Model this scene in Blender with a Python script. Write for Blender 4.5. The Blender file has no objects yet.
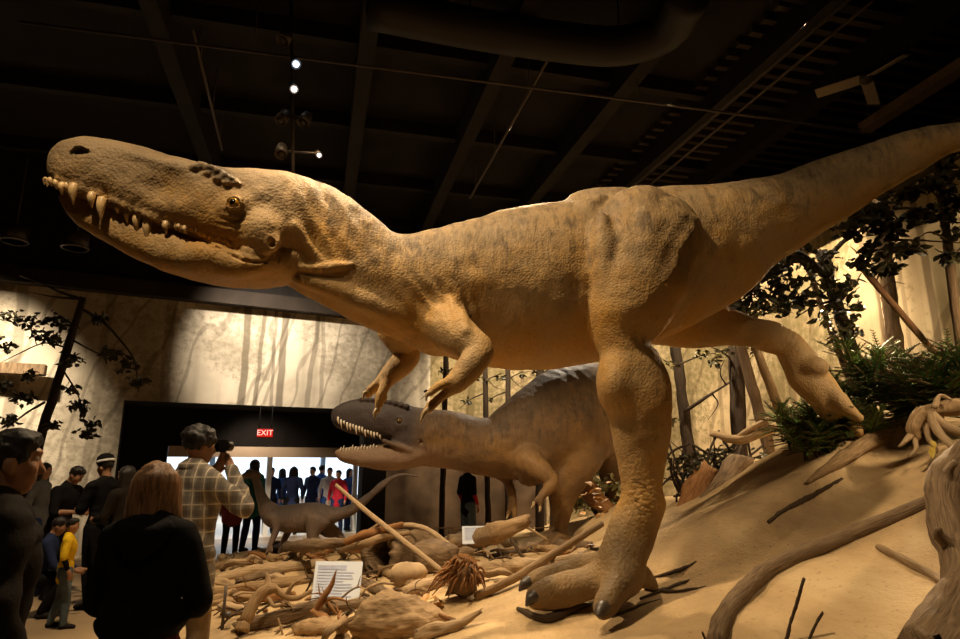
import bpy, math, random
import numpy as np
from mathutils import Vector, Matrix
from mathutils.bvhtree import BVHTree

SC = bpy.context.scene
COL = SC.collection
rnd = random.Random(7)
PI = math.pi

# ------------------------------------------------------------------ camera, world, exposure, lights
PITCH = math.radians(12.8)
CAM = Vector((0.0, 0.0, 1.6))
FOC = 640.0
cam_d = bpy.data.cameras.new('camera')
cam_d.lens = 24.0
cam_d.sensor_width = 36.0
cam_d.clip_end = 200
cam = bpy.data.objects.new('camera', cam_d)
COL.objects.link(cam)
cam.location = CAM
cam.rotation_euler = (PI / 2 + PITCH, 0, 0)
SC.camera = cam

w = bpy.data.worlds.new('hall_air')
SC.world = w
w.use_nodes = True
w.node_tree.nodes['Background'].inputs[0].default_value = (1.0, 0.72, 0.45, 1)
w.node_tree.nodes['Background'].inputs[1].default_value = 0.004
SC.view_settings.view_transform = 'Standard'
SC.view_settings.look = 'None'
SC.view_settings.exposure = 0.0
SC.view_settings.gamma = 1.0
SC.view_settings.use_curve_mapping = False


def P(px, py, Y):
    """point of the place seen at photo pixel (px, py), Y metres into the hall"""
    x = (px - 480.0) / FOC
    z = (319.5 - py) / FOC
    fy = math.cos(PITCH) - z * math.sin(PITCH)
    fz = math.sin(PITCH) + z * math.cos(PITCH)
    s = Y / fy
    return Vector((x * s, Y, CAM.z + fz * s))


def mpp(py, Y):
    z = (319.5 - py) / FOC
    return Y / (math.cos(PITCH) - z * math.sin(PITCH)) / FOC


def pix(p):
    d = Vector(p) - CAM
    c, s = math.cos(PITCH), math.sin(PITCH)
    f = d.y * c + d.z * s
    u = -d.y * s + d.z * c
    return 480 + FOC * d.x / f, 319.5 - FOC * u / f


WARM = (1.0, 0.74, 0.44)


def spot(name, loc, tgt, power, deg, blend=0.5, col=WARM, size=0.12):
    l = bpy.data.lights.new(name, 'SPOT')
    l.energy = power
    l.spot_size = math.radians(deg)
    l.spot_blend = blend
    l.color = col
    l.shadow_soft_size = size
    o = bpy.data.objects.new(name, l)
    COL.objects.link(o)
    o.location = loc
    d = Vector(tgt) - Vector(loc)
    o.rotation_euler = d.to_track_quat('-Z', 'Y').to_euler()
    return o


# stage spotlights of the hall, and fills added to brighten single things
spot('spot_head', (-2.5, 1.9, 6.9), (-1.75, 4.1, 3.3), 760, 46, .6)
spot('spot_flank', (-1.1, 3.5, 6.9), (.3, 4.9, 2.9), 1250, 66, .6)
spot('spot_flank_fill', (-2.9, .8, 6.7), (-.3, 4.8, 3.4), 330, 30, .8)  # weak front fill, added to soften the shading of the flank
spot('spot_shin', (-4.0, 5.0, 6.0), (.6, 4.65, 1.0), 1300, 15, .5)
spot('spot_rim', (.6, 9.2, 6.7), (-.2, 5.0, 3.1), 1100, 62, .5)
spot('spot_slope', (4.75, 7.7, 3.9), (2.0, 4.6, .5), 1500, 58, .4, size=.05)
spot('spot_hill', (3.7, 1.0, 6.6), (3.0, 4.3, 1.1), 520, 34, .6, size=.07)
spot('spot_tail', (3.4, 1.4, 6.8), (3.2, 5.2, 3.7), 110, 44, .7)
spot('spot_debris', (-1.9, 5.4, 6.8), (-1.0, 8.0, .4), 1200, 58, .6)
spot('spot_near_sand', (-1.4, 6.2, 6.7), (-.2, 5.0, .5), 600, 34, .7)
spot('spot_second_back', (2.0, 12.6, 6.7), (.8, 9.5, 2.8), 1500, 34, .5, (1, .82, .6))
spot('spot_second_face', (-3.2, 6.4, 6.7), (-.9, 9.0, 1.9), 240, 24, .6)
spot('fill_bush', (2.7, 8.0, 6.6), (1.9, 10.3, 1.4), 900, 18, .6, (1, .85, .62))  # added lamp that only brightens the pale bush
spot('spot_mural_gap', (.5, 12.0, 6.5), (.6, 15.4, 3.2), 2600, 60, .6, (1, .82, .58))
spot('spot_mural_side', (2.6, 8.6, 6.7), (5.0, 9.6, 2.7), 3000, 78, .7, (1, .80, .54))
spot('spot_mural_near', (4.0, 6.9, 6.9), (5.25, 7.6, 3.0), 800, 62, .7, (1, .82, .56))
spot('spot_mural_far', (2.0, 10.6, 6.7), (3.4, 14.0, 2.2), 2400, 62, .7, (1, .80, .54))
spot('spot_mural_mist', (-4.6, 10.4, 6.2), (-4.3, 14.0, 3.5), 2500, 64, 1.0, (1, .85, .66))
spot('spot_mural_corner', (-8.4, 8.6, 6.2), (-9.0, 11.6, 2.2), 4300, 54, 1.0, (1, .82, .58))
spot('fill_shrub', (4.9, 4.1, 3.5), (3.8, 6.6, 2.3), 330, 62, .7)  # low fill added beside the slope to lift the fir green
spot('spot_visitors', (-3.4, 5.6, 6.7), (-4.2, 7.6, .6), 1100, 50, .8)
spot('spot_people', (-.4, 5.6, 6.5), (-1.75, 3.0, 1.45), 1200, 30, .8)
spot('spot_lobby', (-7.0, 19.5, 4.1), (-6.0, 19.0, 0), 900, 140, .8, (.85, .93, 1.0), .4)
spot('fill_header', (-4.9, 14.0, 2.7), (-5.1, 15.2, 1.2), 90, 110, .8, (1, .8, .6), .1)  # added lamp in the vestibule, brightens the tan header and floor
spot('fill_visitor_backs', (-1.2, -1.2, 6.4), (-1.6, 2.9, 1.0), 110, 34, .9)  # fill added behind the camera for the visitors' backs and trousers


# ------------------------------------------------------------------ helpers
def tag(o, label=None, cat=None, group=None, kind=None):
    if label: o['label'] = label
    if cat: o['category'] = cat
    if group: o['group'] = group
    if kind: o['kind'] = kind
    return o


def empty(name, loc=(0, 0, 0), label=None, cat=None, group=None, rz=0):
    o = bpy.data.objects.new(name, None)
    COL.objects.link(o)
    o.location = loc
    o.rotation_euler = (0, 0, rz)
    o.empty_display_size = 0.1
    return tag(o, label, cat, group)


def mesh_obj(name, V, F, mat=None, parent=None, smooth=True, uv=None, world=True):
    """links ONE mesh object; V in world coordinates when world (a parented mesh is moved into its thing's frame)"""
    me = bpy.data.meshes.new(name)
    if isinstance(V, np.ndarray): V = V.tolist()
    if isinstance(F, np.ndarray): F = F.tolist()
    me.from_pydata(V, [], F)
    if smooth: me.polygons.foreach_set('use_smooth', [True] * len(me.polygons))
    if uv is not None:
        L = me.uv_layers.new(name='UVMap')
        vi = np.empty(len(me.loops), dtype=np.int32)
        me.loops.foreach_get('vertex_index', vi)
        L.data.foreach_set('uv', np.asarray(uv, dtype=np.float32)[vi].ravel())
    me.update()
    o = bpy.data.objects.new(name, me)
    COL.objects.link(o)
    if mat is not None:
        for m in (mat if isinstance(mat, (list, tuple)) else [mat]): me.materials.append(m)
    if parent is not None:
        o.parent = parent
        if world:
            M = Matrix.Translation(parent.location) @ parent.rotation_euler.to_matrix().to_4x4()
            pp = parent.parent
            while pp is not None:
                M = (Matrix.Translation(pp.location) @ pp.rotation_euler.to_matrix().to_4x4()) @ M
                pp = pp.parent
            me.transform(M.inverted())
    return o


def recentre(o):
    """puts a single-mesh thing's origin at the middle of its base"""
    n = len(o.data.vertices)
    a = np.empty(n * 3, dtype=np.float32)
    o.data.vertices.foreach_get('co', a)
    a = a.reshape(-1, 3)
    c = Vector(((a[:, 0].min() + a[:, 0].max()) / 2, (a[:, 1].min() + a[:, 1].max()) / 2, a[:, 2].min()))
    o.data.transform(Matrix.Translation(-c))
    o.location = c
    return o


def copy_tree(o, parent=None):
    c = o.copy()
    COL.objects.link(c)
    if parent is not None:
        c.parent = parent
        c.matrix_parent_inverse = o.matrix_parent_inverse
    for ch in list(o.children): copy_tree(ch, c)
    return c


# ---- vectorised value noise
def vnoise(p, seed=0):
    p = np.asarray(p, dtype=np.float64)
    i = np.floor(p).astype(np.int64)
    f = p - i
    f = f * f * (3 - 2 * f)

    def h(a, b, c):
        n = (a * 374761393 + b * 668265263 + c * 2147483647 + seed * 1274126177) & 0x7fffffff
        n = ((n ^ (n >> 13)) * 1274126177) & 0x7fffffff
        n = (n ^ (n >> 16)) & 0xffff
        return n / 32767.5 - 1
    out = 0
    for dx in (0, 1):
        for dy in (0, 1):
            for dz in (0, 1):
                wgt = (f[..., 0] if dx else 1 - f[..., 0]) * (f[..., 1] if dy else 1 - f[..., 1]) * (f[..., 2] if dz else 1 - f[..., 2])
                out = out + wgt * h(i[..., 0] + dx, i[..., 1] + dy, i[..., 2] + dz)
    return out


def fbm(p, octv=3, seed=0):
    p = np.asarray(p, dtype=np.float64)
    o, a = 0, 1.0
    for k in range(octv):
        o = o + a * vnoise(p * (2 ** k), seed + k)
        a *= .5
    return o


def catmull(pts, n):
    """resample rows of numbers with a Catmull-Rom spline, n pieces a span"""
    A = np.asarray(pts, dtype=float)
    if len(A) < 3:
        t = np.linspace(0, 1, n * (len(A) - 1) + 1)[:, None]
        return A[0] * (1 - t) + A[-1] * t
    E = np.vstack([2 * A[0] - A[1], A, 2 * A[-1] - A[-2]])
    out = []
    for i in range(1, len(E) - 2):
        p0, p1, p2, p3 = E[i - 1], E[i], E[i + 1], E[i + 2]
        for k in range(n):
            t = k / n
            out.append(.5 * (2 * p1 + (p2 - p0) * t + (2 * p0 - 5 * p1 + 4 * p2 - p3) * t * t + (3 * p1 - p0 - 3 * p2 + p3) * t ** 3))
    out.append(E[-2])
    return np.array(out)


# ---- a distance field on a grid, blended with smooth unions and meshed as one closed skin
class Field:
    def __init__(s, ax, ay, az):
        s.ax = [np.asarray(a, dtype=np.float32) for a in (ax, ay, az)]
        s.F = np.full([len(a) for a in s.ax], 1.0, dtype=np.float32)

    @classmethod
    def box(cls, lo, hi, h):
        return cls(*[np.arange(lo[i], hi[i] + h, h) for i in range(3)])

    def _sub(s, lo, hi):
        sl = []
        for i in range(3):
            a = max(int(np.searchsorted(s.ax[i], lo[i])) - 1, 0)
            b = min(int(np.searchsorted(s.ax[i], hi[i])) + 1, len(s.ax[i]))
            sl.append(slice(a, max(b, a + 1)))
        return tuple(sl)

    def _pts(s, sl):
        return s.ax[0][sl[0]][:, None, None], s.ax[1][sl[1]][None, :, None], s.ax[2][sl[2]][None, None, :]

    def _mix(s, sl, d, k, op):
        A = s.F[sl]
        if op == 'sub':
            d = -d
            hh = np.maximum(k - np.abs(A - d), 0) / k
            s.F[sl] = np.maximum(A, d) + hh * hh * k * .25
        else:
            hh = np.maximum(k - np.abs(A - d), 0) / k
            s.F[sl] = np.minimum(A, d) - hh * hh * k * .25

    def ell(s, c, r, k=.02, op='add', R=None):
        c = np.asarray(c, dtype=float)
        r = np.asarray(r if np.ndim(r) else (r, r, r), dtype=float)
        m = r.max() + k + .03
        sl = s._sub(c - m, c + m)
        x, y, z = s._pts(sl)
        x, y, z = x - c[0], y - c[1], z - c[2]
        if R is not None:
            R = np.asarray(R, dtype=float)
            x, y, z = (x * R[0, 0] + y * R[1, 0] + z * R[2, 0], x * R[0, 1] + y * R[1, 1] + z * R[2, 1], x * R[0, 2] + y * R[1, 2] + z * R[2, 2])
        k0 = np.sqrt((x / r[0]) ** 2 + (y / r[1]) ** 2 + (z / r[2]) ** 2)
        k1 = np.sqrt((x / r[0] ** 2) ** 2 + (y / r[1] ** 2) ** 2 + (z / r[2] ** 2) ** 2) + 1e-6
        s._mix(sl, (k0 * (k0 - 1) / k1).astype(np.float32), k, op)

    def loft(s, rings, k=.03, n=5, op='add', pw=2.0):
        """rings: (centre, up, r_up, r_side); elliptical sections along a spline"""
        A = catmull([list(c) + list(u) + [a, b] for c, u, a, b in rings], n)
        C, U, a, b = A[:, :3], A[:, 3:6], np.maximum(A[:, 6], .003), np.maximum(A[:, 7], .003)
        m = max(a.max(), b.max()) + k + .031
        sl0 = s._sub((C - m).min(0), (C + m).max(0))
        D = np.full([q.stop - q.start for q in sl0], 9.0, dtype=np.float32)
        for i in range(len(C) - 1):
            mm = max(a[i], b[i], a[i + 1], b[i + 1]) + k + .03
            sl = s._sub(np.minimum(C[i], C[i + 1]) - mm, np.maximum(C[i], C[i + 1]) + mm)
            x, y, z = s._pts(sl)
            T = C[i + 1] - C[i]
            L = np.linalg.norm(T)
            if L < 1e-6: continue
            T = T / L
            u = U[i] + U[i + 1]
            u = u - T * u.dot(T)
            u /= np.linalg.norm(u) + 1e-9
            v = np.cross(T, u)
            x, y, z = x - C[i][0], y - C[i][1], z - C[i][2]
            q = x * T[0] + y * T[1] + z * T[2]
            t = np.clip(q / L, 0, 1)
            ra = a[i] + (a[i + 1] - a[i]) * t
            rb = b[i] + (b[i + 1] - b[i]) * t
            e = q - t * L
            rc = np.minimum(ra, rb)
            pu = (x * u[0] + y * u[1] + z * u[2])
            pv = (x * v[0] + y * v[1] + z * v[2])
            if pw == 2.0:
                k0 = np.sqrt((pu / ra) ** 2 + (pv / rb) ** 2 + (e / rc) ** 2)
            else:
                k0 = (np.abs(pu / ra) ** pw + np.abs(pv / rb) ** pw + np.abs(e / rc) ** pw) ** (1 / pw)
            k1 = np.sqrt((pu / ra ** 2) ** 2 + (pv / rb ** 2) ** 2 + (e / rc ** 2) ** 2) + 1e-5
            d = np.where(k0 < .35, -rc * .6, k0 * (k0 - 1) / k1)
            ls = tuple(slice(p.start - g.start, p.stop - g.start) for p, g in zip(sl, sl0))
            D[ls] = np.minimum(D[ls], d)
        s._mix(sl0, D, k, op)

    def cap(s, pts, k=.02, n=4, up=(0, 0, 1), op='add'):
        """chain of (point, radius) or (point, r_up, r_side)"""
        rings = []
        for q in pts:
            rings.append((q[0], up, q[1], q[2] if len(q) > 2 else q[1]))
        s.loft(rings, k, n, op)

    def hit(s, px, py, y0=1.0, y1=12.0):
        """first point of the skin seen at a photo pixel"""
        a, b = P(px, py, y0), P(px, py, y1)
        t = np.linspace(0, 1, 6000)[:, None]
        q = np.array(a) * (1 - t) + np.array(b) * t
        idx = [np.clip(np.searchsorted(s.ax[i], q[:, i]), 0, len(s.ax[i]) - 1) for i in range(3)]
        ok = np.ones(len(q), bool)
        for i in range(3): ok &= (q[:, i] > s.ax[i][0]) & (q[:, i] < s.ax[i][-1])
        v = np.where(ok, s.F[idx[0], idx[1], idx[2]], 1)
        w_ = np.nonzero(v < 0)[0]
        return Vector(q[w_[0]]) if len(w_) else None

    def mesh(s):
        F = s.F
        S = F < 0
        nx, ny, nz = F.shape
        cnt = np.zeros((nx - 1, ny - 1, nz - 1), dtype=np.uint8)
        for dx in (0, 1):
            for dy in (0, 1):
                for dz in (0, 1):
                    cnt += S[dx:nx - 1 + dx, dy:ny - 1 + dy, dz:nz - 1 + dz]
        I = np.argwhere((cnt > 0) & (cnt < 8))
        val = {}
        for dx in (0, 1):
            for dy in (0, 1):
                for dz in (0, 1):
                    val[dx, dy, dz] = F[I[:, 0] + dx, I[:, 1] + dy, I[:, 2] + dz].astype(np.float64)
        acc = np.zeros((len(I), 3))
        num = np.zeros(len(I))
        cs = list(val)
        for c0 in cs:
            for ax in range(3):
                if c0[ax]: continue
                c1 = list(c0); c1[ax] = 1; c1 = tuple(c1)
                a, b = val[c0], val[c1]
                m = (a < 0) != (b < 0)
                t = np.where(m, a / np.where(m, a - b, 1), 0)
                p = np.tile(np.array(c0, float), (len(I), 1))
                p[:, ax] = t
                acc += p * m[:, None]
                num += m
        p = I + acc / num[:, None]
        V = np.stack([np.interp(p[:, i], np.arange(len(s.ax[i])), s.ax[i]) for i in range(3)], 1)
        ids = np.full(cnt.shape, -1, dtype=np.int32)
        ids[I[:, 0], I[:, 1], I[:, 2]] = np.arange(len(I))
        Q = []
        for ax in range(3):
            o1, o2 = (ax + 1) % 3, (ax + 2) % 3
            s0 = [slice(None)] * 3; s1 = [slice(None)] * 3
            s0[ax] = slice(0, -1); s1[ax] = slice(1, None)
            A, B = S[tuple(s0)], S[tuple(s1)]
            E = np.argwhere(A != B)
            ok = (E[:, o1] > 0) & (E[:, o2] > 0) & (E[:, o1] < F.shape[o1] - 1) & (E[:, o2] < F.shape[o2] - 1)
            E = E[ok]
            q = []
            for d1, d2 in ((1, 1), (0, 1), (0, 0), (1, 0)):
                e = E.copy(); e[:, o1] -= d1; e[:, o2] -= d2
                q.append(ids[e[:, 0], e[:, 1], e[:, 2]])
            q = np.stack(q, 1)
            flip = ~A[E[:, 0], E[:, 1], E[:, 2]]
            q[flip] = q[flip][:, ::-1]
            Q.append(q)
        Q = np.concatenate(Q)
        return V, Q[(Q >= 0).all(1)]


def ring(t, b, Y, rl, Yb=None):
    """section whose top and bottom are at two photo pixels"""
    a = P(t[0], t[1], Y); c = P(b[0], b[1], Y if Yb is None else Yb)
    return ((a + c) / 2, (a - c).normalized(), (a - c).length / 2, rl)


def normals_of(me):
    n = np.empty(len(me.vertices) * 3, dtype=np.float32)
    me.vertices.foreach_get('normal', n)
    return n.reshape(-1, 3).astype(float)


def wrinkle(V, N, c, d, R, wl, amp, sharp=False):
    """ridges across direction d fading with distance from c"""
    q = V - np.asarray(c)
    d = np.asarray(d, float); d = d / np.linalg.norm(d)
    g = np.exp(-(q ** 2).sum(1) / (R * R))
    s_ = np.sin(2 * PI * (q @ d) / wl + (.5 if sharp else 1.3) * vnoise(V * 6, 3))
    if sharp: s_ = 1 - 2 * (1 - np.abs(s_)) ** 2
    return N * (amp * s_ * g)[:, None]


# ---- materials
def new_mat(name, rough=.7, col=(.5, .5, .5), spec=.3):
    m = bpy.data.materials.new(name)
    m.use_nodes = True
    b = m.node_tree.nodes['Principled BSDF']
    b.inputs['Roughness'].default_value = rough
    b.inputs['Base Color'].default_value = (*col, 1)
    b.inputs['Specular IOR Level'].default_value = spec
    return m, m.node_tree, b


def nd(nt, t, **kw):
    n = nt.nodes.new(t)
    for k, v in kw.items():
        if k.startswith('i_'):
            key = k[2:].replace('_', ' ')
            n.inputs[key].default_value = v
        else:
            setattr(n, k, v)
    return n


def ramp(nt, src, stops):
    r = nt.nodes.new('ShaderNodeValToRGB')
    e = r.color_ramp.elements
    while len(e) < len(stops): e.new(.5)
    for el, (p, c) in zip(e, stops):
        el.position = p
        el.color = (*c, 1) if len(c) == 3 else c
    nt.links.new(src, r.inputs[0])
    return r.outputs[0]


def mapping(nt, coord='Object', scale=(1, 1, 1), rot=(0, 0, 0), loc=(0, 0, 0)):
    tc = nt.nodes.new('ShaderNodeTexCoord')
    mp = nt.nodes.new('ShaderNodeMapping')
    mp.inputs['Scale'].default_value = scale
    mp.inputs['Rotation'].default_value = rot
    mp.inputs['Location'].default_value = loc
    nt.links.new(tc.outputs[coord], mp.inputs[0])
    return mp.outputs[0]


def noise(nt, vec, scale, detail=3, rough=.55, dist=0):
    n = nd(nt, 'ShaderNodeTexNoise', i_Scale=scale, i_Detail=detail, i_Roughness=rough, i_Distortion=dist)
    if vec is not None: nt.links.new(vec, n.inputs['Vector'])
    return n.outputs[0]


def mixc(nt, fac, a, b, mode='MIX'):
    m = nd(nt, 'ShaderNodeMix', data_type='RGBA', blend_type=mode)
    for sock, v in ((m.inputs[0], fac), (m.inputs[6], a), (m.inputs[7], b)):
        if hasattr(v, 'links'): nt.links.new(v, sock)
        elif isinstance(v, (int, float)): sock.default_value = v
        else: sock.default_value = (*v, 1)
    return m.outputs[2]


def math_(nt, op, a, b=0.0, clamp=False):
    m = nd(nt, 'ShaderNodeMath', operation=op, use_clamp=clamp)
    for sock, v in ((m.inputs[0], a), (m.inputs[1], b)):
        if hasattr(v, 'links'): nt.links.new(v, sock)
        else: sock.default_value = v
    return m.outputs[0]


def bump(nt, bsdf, h, strength=.4, dist=.02):
    b = nd(nt, 'ShaderNodeBump', i_Strength=strength, i_Distance=dist)
    nt.links.new(h, b.inputs['Height'])
    nt.links.new(b.outputs[0], bsdf.inputs['Normal'])


def simple(name, col, rough=.7, var=.25, scale=8, bumps=.15, spec=.25, coord='Object', stretch=(1, 1, 1), metal=0):
    """a plain material with a little uneven tone and grain of its own"""
    m, nt, b = new_mat(name, rough, col, spec)
    v = mapping(nt, coord, stretch)
    n = noise(nt, v, scale, 4)
    lo = tuple(c * (1 - var) for c in col); hi = tuple(min(1, c * (1 + var)) for c in col)
    nt.links.new(ramp(nt, n, [(.3, lo), (.7, hi)]), b.inputs['Base Color'])
    b.inputs['Metallic'].default_value = metal
    if bumps: bump(nt, b, noise(nt, v, scale * 5, 3), bumps, .01)
    return m


def glow(name, col, strength):
    m = bpy.data.materials.new(name)
    m.use_nodes = True
    nt = m.node_tree
    nt.nodes.clear()
    e = nd(nt, 'ShaderNodeEmission', i_Strength=strength)
    e.inputs[0].default_value = (*col, 1)
    o = nd(nt, 'ShaderNodeOutputMaterial')
    nt.links.new(e.outputs[0], o.inputs[0])
    return m


def wood(name, dark, light, scale=1.0, bumps=.6):
    """weathered wood: grain along the length of the UV map"""
    m, nt, b = new_mat(name, .8, light, .2)
    v = mapping(nt, 'UV', (6 * scale, .9 * scale, 1))
    n1 = noise(nt, v, 3.0, 6, .65, .6)
    v2 = mapping(nt, 'Object', (1, 1, 1))
    n2 = noise(nt, v2, 2.5, 3)
    c = ramp(nt, n1, [(.32, dark), (.52, tuple((a + d) / 2 for a, d in zip(dark, light))), (.72, light)])
    c = mixc(nt, math_(nt, 'MULTIPLY', ramp(nt, n2, [(.4, (0, 0, 0)), (.65, (1, 1, 1))]), .45), c, tuple(x * .55 for x in light))
    nt.links.new(c, b.inputs['Base Color'])
    bump(nt, b, n1, bumps, .03)
    return m


# ---- solid shapes
def tube_mesh(pts, rad, seg=10, n=4, rough=0.0, seed=0, flat=1.0, jit=0):
    """round bar through points with its own radius at each; closed ends; returns V, F, uv"""
    A = catmull([list(p) + [r] for p, r in zip(pts, rad)], n)
    C, R = A[:, :3], np.maximum(A[:, 3], .0015)
    T = np.gradient(C, axis=0)
    T /= np.linalg.norm(T, axis=1)[:, None] + 1e-9
    u = np.cross(T[0], (0, 0, 1.0))
    if np.linalg.norm(u) < .1: u = np.cross(T[0], (1.0, 0, 0))
    u /= np.linalg.norm(u)
    V, uv, F = [], [], []
    dist = 0
    for i in range(len(C)):
        if i: dist += np.linalg.norm(C[i] - C[i - 1])
        u = u - T[i] * u.dot(T[i]); u /= np.linalg.norm(u) + 1e-9
        v = np.cross(T[i], u)
        for j in range(seg):
            a = 2 * PI * j / seg
            V.append(C[i] + R[i] * (math.cos(a) * u + flat * math.sin(a) * v))
            uv.append((min(j, seg - j) / seg * 2, dist * 2))
    V = np.array(V)
    if rough:
        cc = np.repeat(C, seg, 0)
        nn = V - cc
        rr = np.linalg.norm(nn, axis=1)[:, None] + 1e-9
        q = V * (1.2 / max(R.mean(), .01))
        q2 = cc * (.35 / max(R.mean(), .01)) + (nn / rr) * 1.6
        q3 = cc * (.45 / max(R.mean(), .01)) + (nn / rr) * 4.2
        V = V + nn * (rough * (.6 * fbm(q * .5, 2, seed) + .9 * vnoise(q2, seed + 9) + .55 * vnoise(q3, seed + 4)))[:, None]
        ends = np.repeat(np.minimum(np.arange(len(C)), np.arange(len(C))[::-1]) == 0, seg)
        V = V + np.repeat(T, seg, 0) * (ends * R.mean() * rough * 3.0 * vnoise((nn / rr) * 2.5 + seed, seed + 2))[:, None]
    V = V.tolist()
    m = len(C)
    for i in range(m - 1):
        for j in range(seg):
            k = (j + 1) % seg
            F.append((i * seg + j, i * seg + k, (i + 1) * seg + k, (i + 1) * seg + j))
    for i, rev in ((0, True), (m - 1, False)):
        V.append(list(C[i] + T[i] * (R[i] * (.25 if not rev else -.25)))); uv.append((.5, dist if i else 0))
        c = len(V) - 1
        for j in range(seg):
            k = (j + 1) % seg
            F.append((c, i * seg + k, i * seg + j) if rev else (c, i * seg + j, i * seg + k))
    return V, F, uv


class MB:
    """collects shapes that belong to ONE mesh"""
    def __init__(s):
        s.V, s.F, s.U = [], [], []

    def add(s, V, F, uv=None):
        b = len(s.V)
        s.V += [tuple(v) for v in V]
        s.F += [tuple(i + b for i in f) for f in F]
        s.U += list(uv) if uv is not None else [(v[0], v[2]) for v in V]
        return s

    def tube(s, pts, rad, **kw):
        if not hasattr(rad, '__len__'): rad = [rad] * len(pts)
        return s.add(*tube_mesh(pts, rad, **kw))

    def box(s, c, d, M=None, bev=0.0):
        x, y, z = d[0] / 2, d[1] / 2, d[2] / 2
        if bev <= 0:
            V = [Vector((a * x, b * y, e * z)) for a in (-1, 1) for b in (-1, 1) for e in (-1, 1)]
            F = [(0, 1, 3, 2), (4, 6, 7, 5), (0, 4, 5, 1), (2, 3, 7, 6), (0, 2, 6, 4), (1, 5, 7, 3)]
        else:
            import bmesh
            bm = bmesh.new()
            bmesh.ops.create_cube(bm, size=1)
            for v in bm.verts: v.co = Vector((v.co.x * d[0], v.co.y * d[1], v.co.z * d[2]))
            bmesh.ops.bevel(bm, geom=bm.edges[:], offset=bev, segments=2, affect='EDGES')
            bm.verts.index_update()
            V = [v.co.copy() for v in bm.verts]
            F = [tuple(v.index for v in f.verts) for f in bm.faces]
            bm.free()
        if M is not None: V = [M @ v for v in V]
        V = [v + Vector(c) for v in V]
        return s.add(V, F)

    def lathe(s, prof, c, axis=(0, 0, 1), seg=16):
        """(radius, height) profile turned about an axis through c"""
        q = Vector((0, 0, 1)).rotation_difference(Vector(axis))
        V, F = [], []
        for r, h in prof:
            for j in range(seg):
                a = 2 * PI * j / seg
                V.append(q @ Vector((r * math.cos(a), r * math.sin(a), h)) + Vector(c))
        for i in range(len(prof) - 1):
            for j in range(seg):
                k = (j + 1) % seg
                F.append((i * seg + j, i * seg + k, (i + 1) * seg + k, (i + 1) * seg + j))
        F.append(tuple(range(seg - 1, -1, -1)))
        F.append(tuple((len(prof) - 1) * seg + j for j in range(seg)))
        return s.add(V, F)

    def build(s, name, mat, parent=None, smooth=True):
        return mesh_obj(name, s.V, s.F, mat, parent, smooth, s.U)

# ------------------------------------------------------------------ the setting
# terrain heights from ground points read off the photo: (pixel x, pixel y, distance)
GP = [(600, 612, 4.56), (530, 612, 4.6), (450, 632, 4.5), (700, 632, 3.9), (820, 632, 3.6), (955, 632, 3.3), (850, 560, 4.6), (650, 575, 5.1),
      (700, 540, 5.6), (780, 490, 6.3), (880, 440, 6.5), (960, 440, 5.7), (830, 430, 6.9), (930, 520, 4.6), (960, 570, 3.9), (730, 505, 6.2),
      (760, 600, 4.3), (650, 620, 4.3), (560, 580, 5.6), (500, 592, 5.9), (430, 600, 6.0), (560, 550, 9.1), (480, 542, 10.0),
      (400, 562, 8.4), (340, 612, 6.3), (250, 632, 6.0), (270, 600, 7.3), (215, 580, 8.8), (235, 556, 11.0), (320, 552, 10.4), (350, 575, 8.0),
      (400, 635, 5.3), (340, 638, 5.6), (600, 520, 9.0), (640, 500, 9.4), (690, 505, 7.8), (440, 575, 7.4), (520, 565, 7.6)]
tp, tz = [], []
for a in GP:
    q = P(*a); tp.append((q.x, q.y)); tz.append(q.z)
for x, y, z in [(-2.9, 5.5, -.1), (-2.6, 4.2, -.1), (-1.2, 3.6, .1), (.2, 3.2, .45), (2.2, 2.4, .7), (-4.3, 9.5, -.1), (-4.9, 12, -.1), (-3.6, 7.3, -.1),
                (-3.9, 13, -.05), (-2, 12.6, -.04), (-.8, 12.3, -.03), (-.6, 13.6, -.06), (.6, 13, .12), (2, 12.5, .6), (4, 12, 1.0), (4.6, 9.5, 1.5), (5, 7, 2.1), (5.2, 5, 1.9), (4.6, 3, 1.2), (2.8, 8.6, 1.15), (3.6, 10, 1.1),
                (-1.5, 5.2, .28), (3.2, 2.4, .8)]:
    tp.append((x, y)); tz.append(z)
tp = np.array(tp); tz = np.array(tz)


def _phi(r): return np.where(r > 1e-9, r * r * np.log(np.maximum(r, 1e-9)), 0)


def _fit():
    n = len(tp)
    K = _phi(np.linalg.norm(tp[:, None] - tp[None], axis=2)) + np.eye(n) * .03
    Pm = np.hstack([np.ones((n, 1)), tp])
    A = np.block([[K, Pm], [Pm.T, np.zeros((3, 3))]])
    return np.linalg.solve(A, np.concatenate([tz, np.zeros(3)]))


TW = _fit()


RIDGE = np.array([tuple(P(*a))[:2] for a in ((905, 432, 6.5), (868, 452, 6.2), (830, 478, 5.85), (785, 505, 5.5), (745, 530, 5.2), (690, 560, 4.9))])


def ridge_h(X, Y):
    """a sand lip running down the slope, steep on its near side"""
    q = np.stack([X, Y], -1)
    best = np.full(X.shape, 9.0); sgn = np.zeros(X.shape); tt = np.zeros(X.shape)
    for i in range(len(RIDGE) - 1):
        a, b = RIDGE[i], RIDGE[i + 1]
        ab = b - a
        t = np.clip(((q - a) @ ab) / ab.dot(ab), 0, 1)
        d = q - a - t[..., None] * ab
        r = np.hypot(d[..., 0], d[..., 1])
        m = r < best
        best = np.where(m, r, best)
        sgn = np.where(m, ab[0] * (q[..., 1] - a[1]) - ab[1] * (q[..., 0] - a[0]), sgn)
        tt = np.where(m, (i + t) / (len(RIDGE) - 1), tt)
    near = sgn > 0
    return .26 * np.sin(np.clip(tt * .9 + .1, 0, 1) * PI) ** .6 * np.where(near, np.exp(-(best / .13) ** 2), np.exp(-(best / .6) ** 2))


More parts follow.
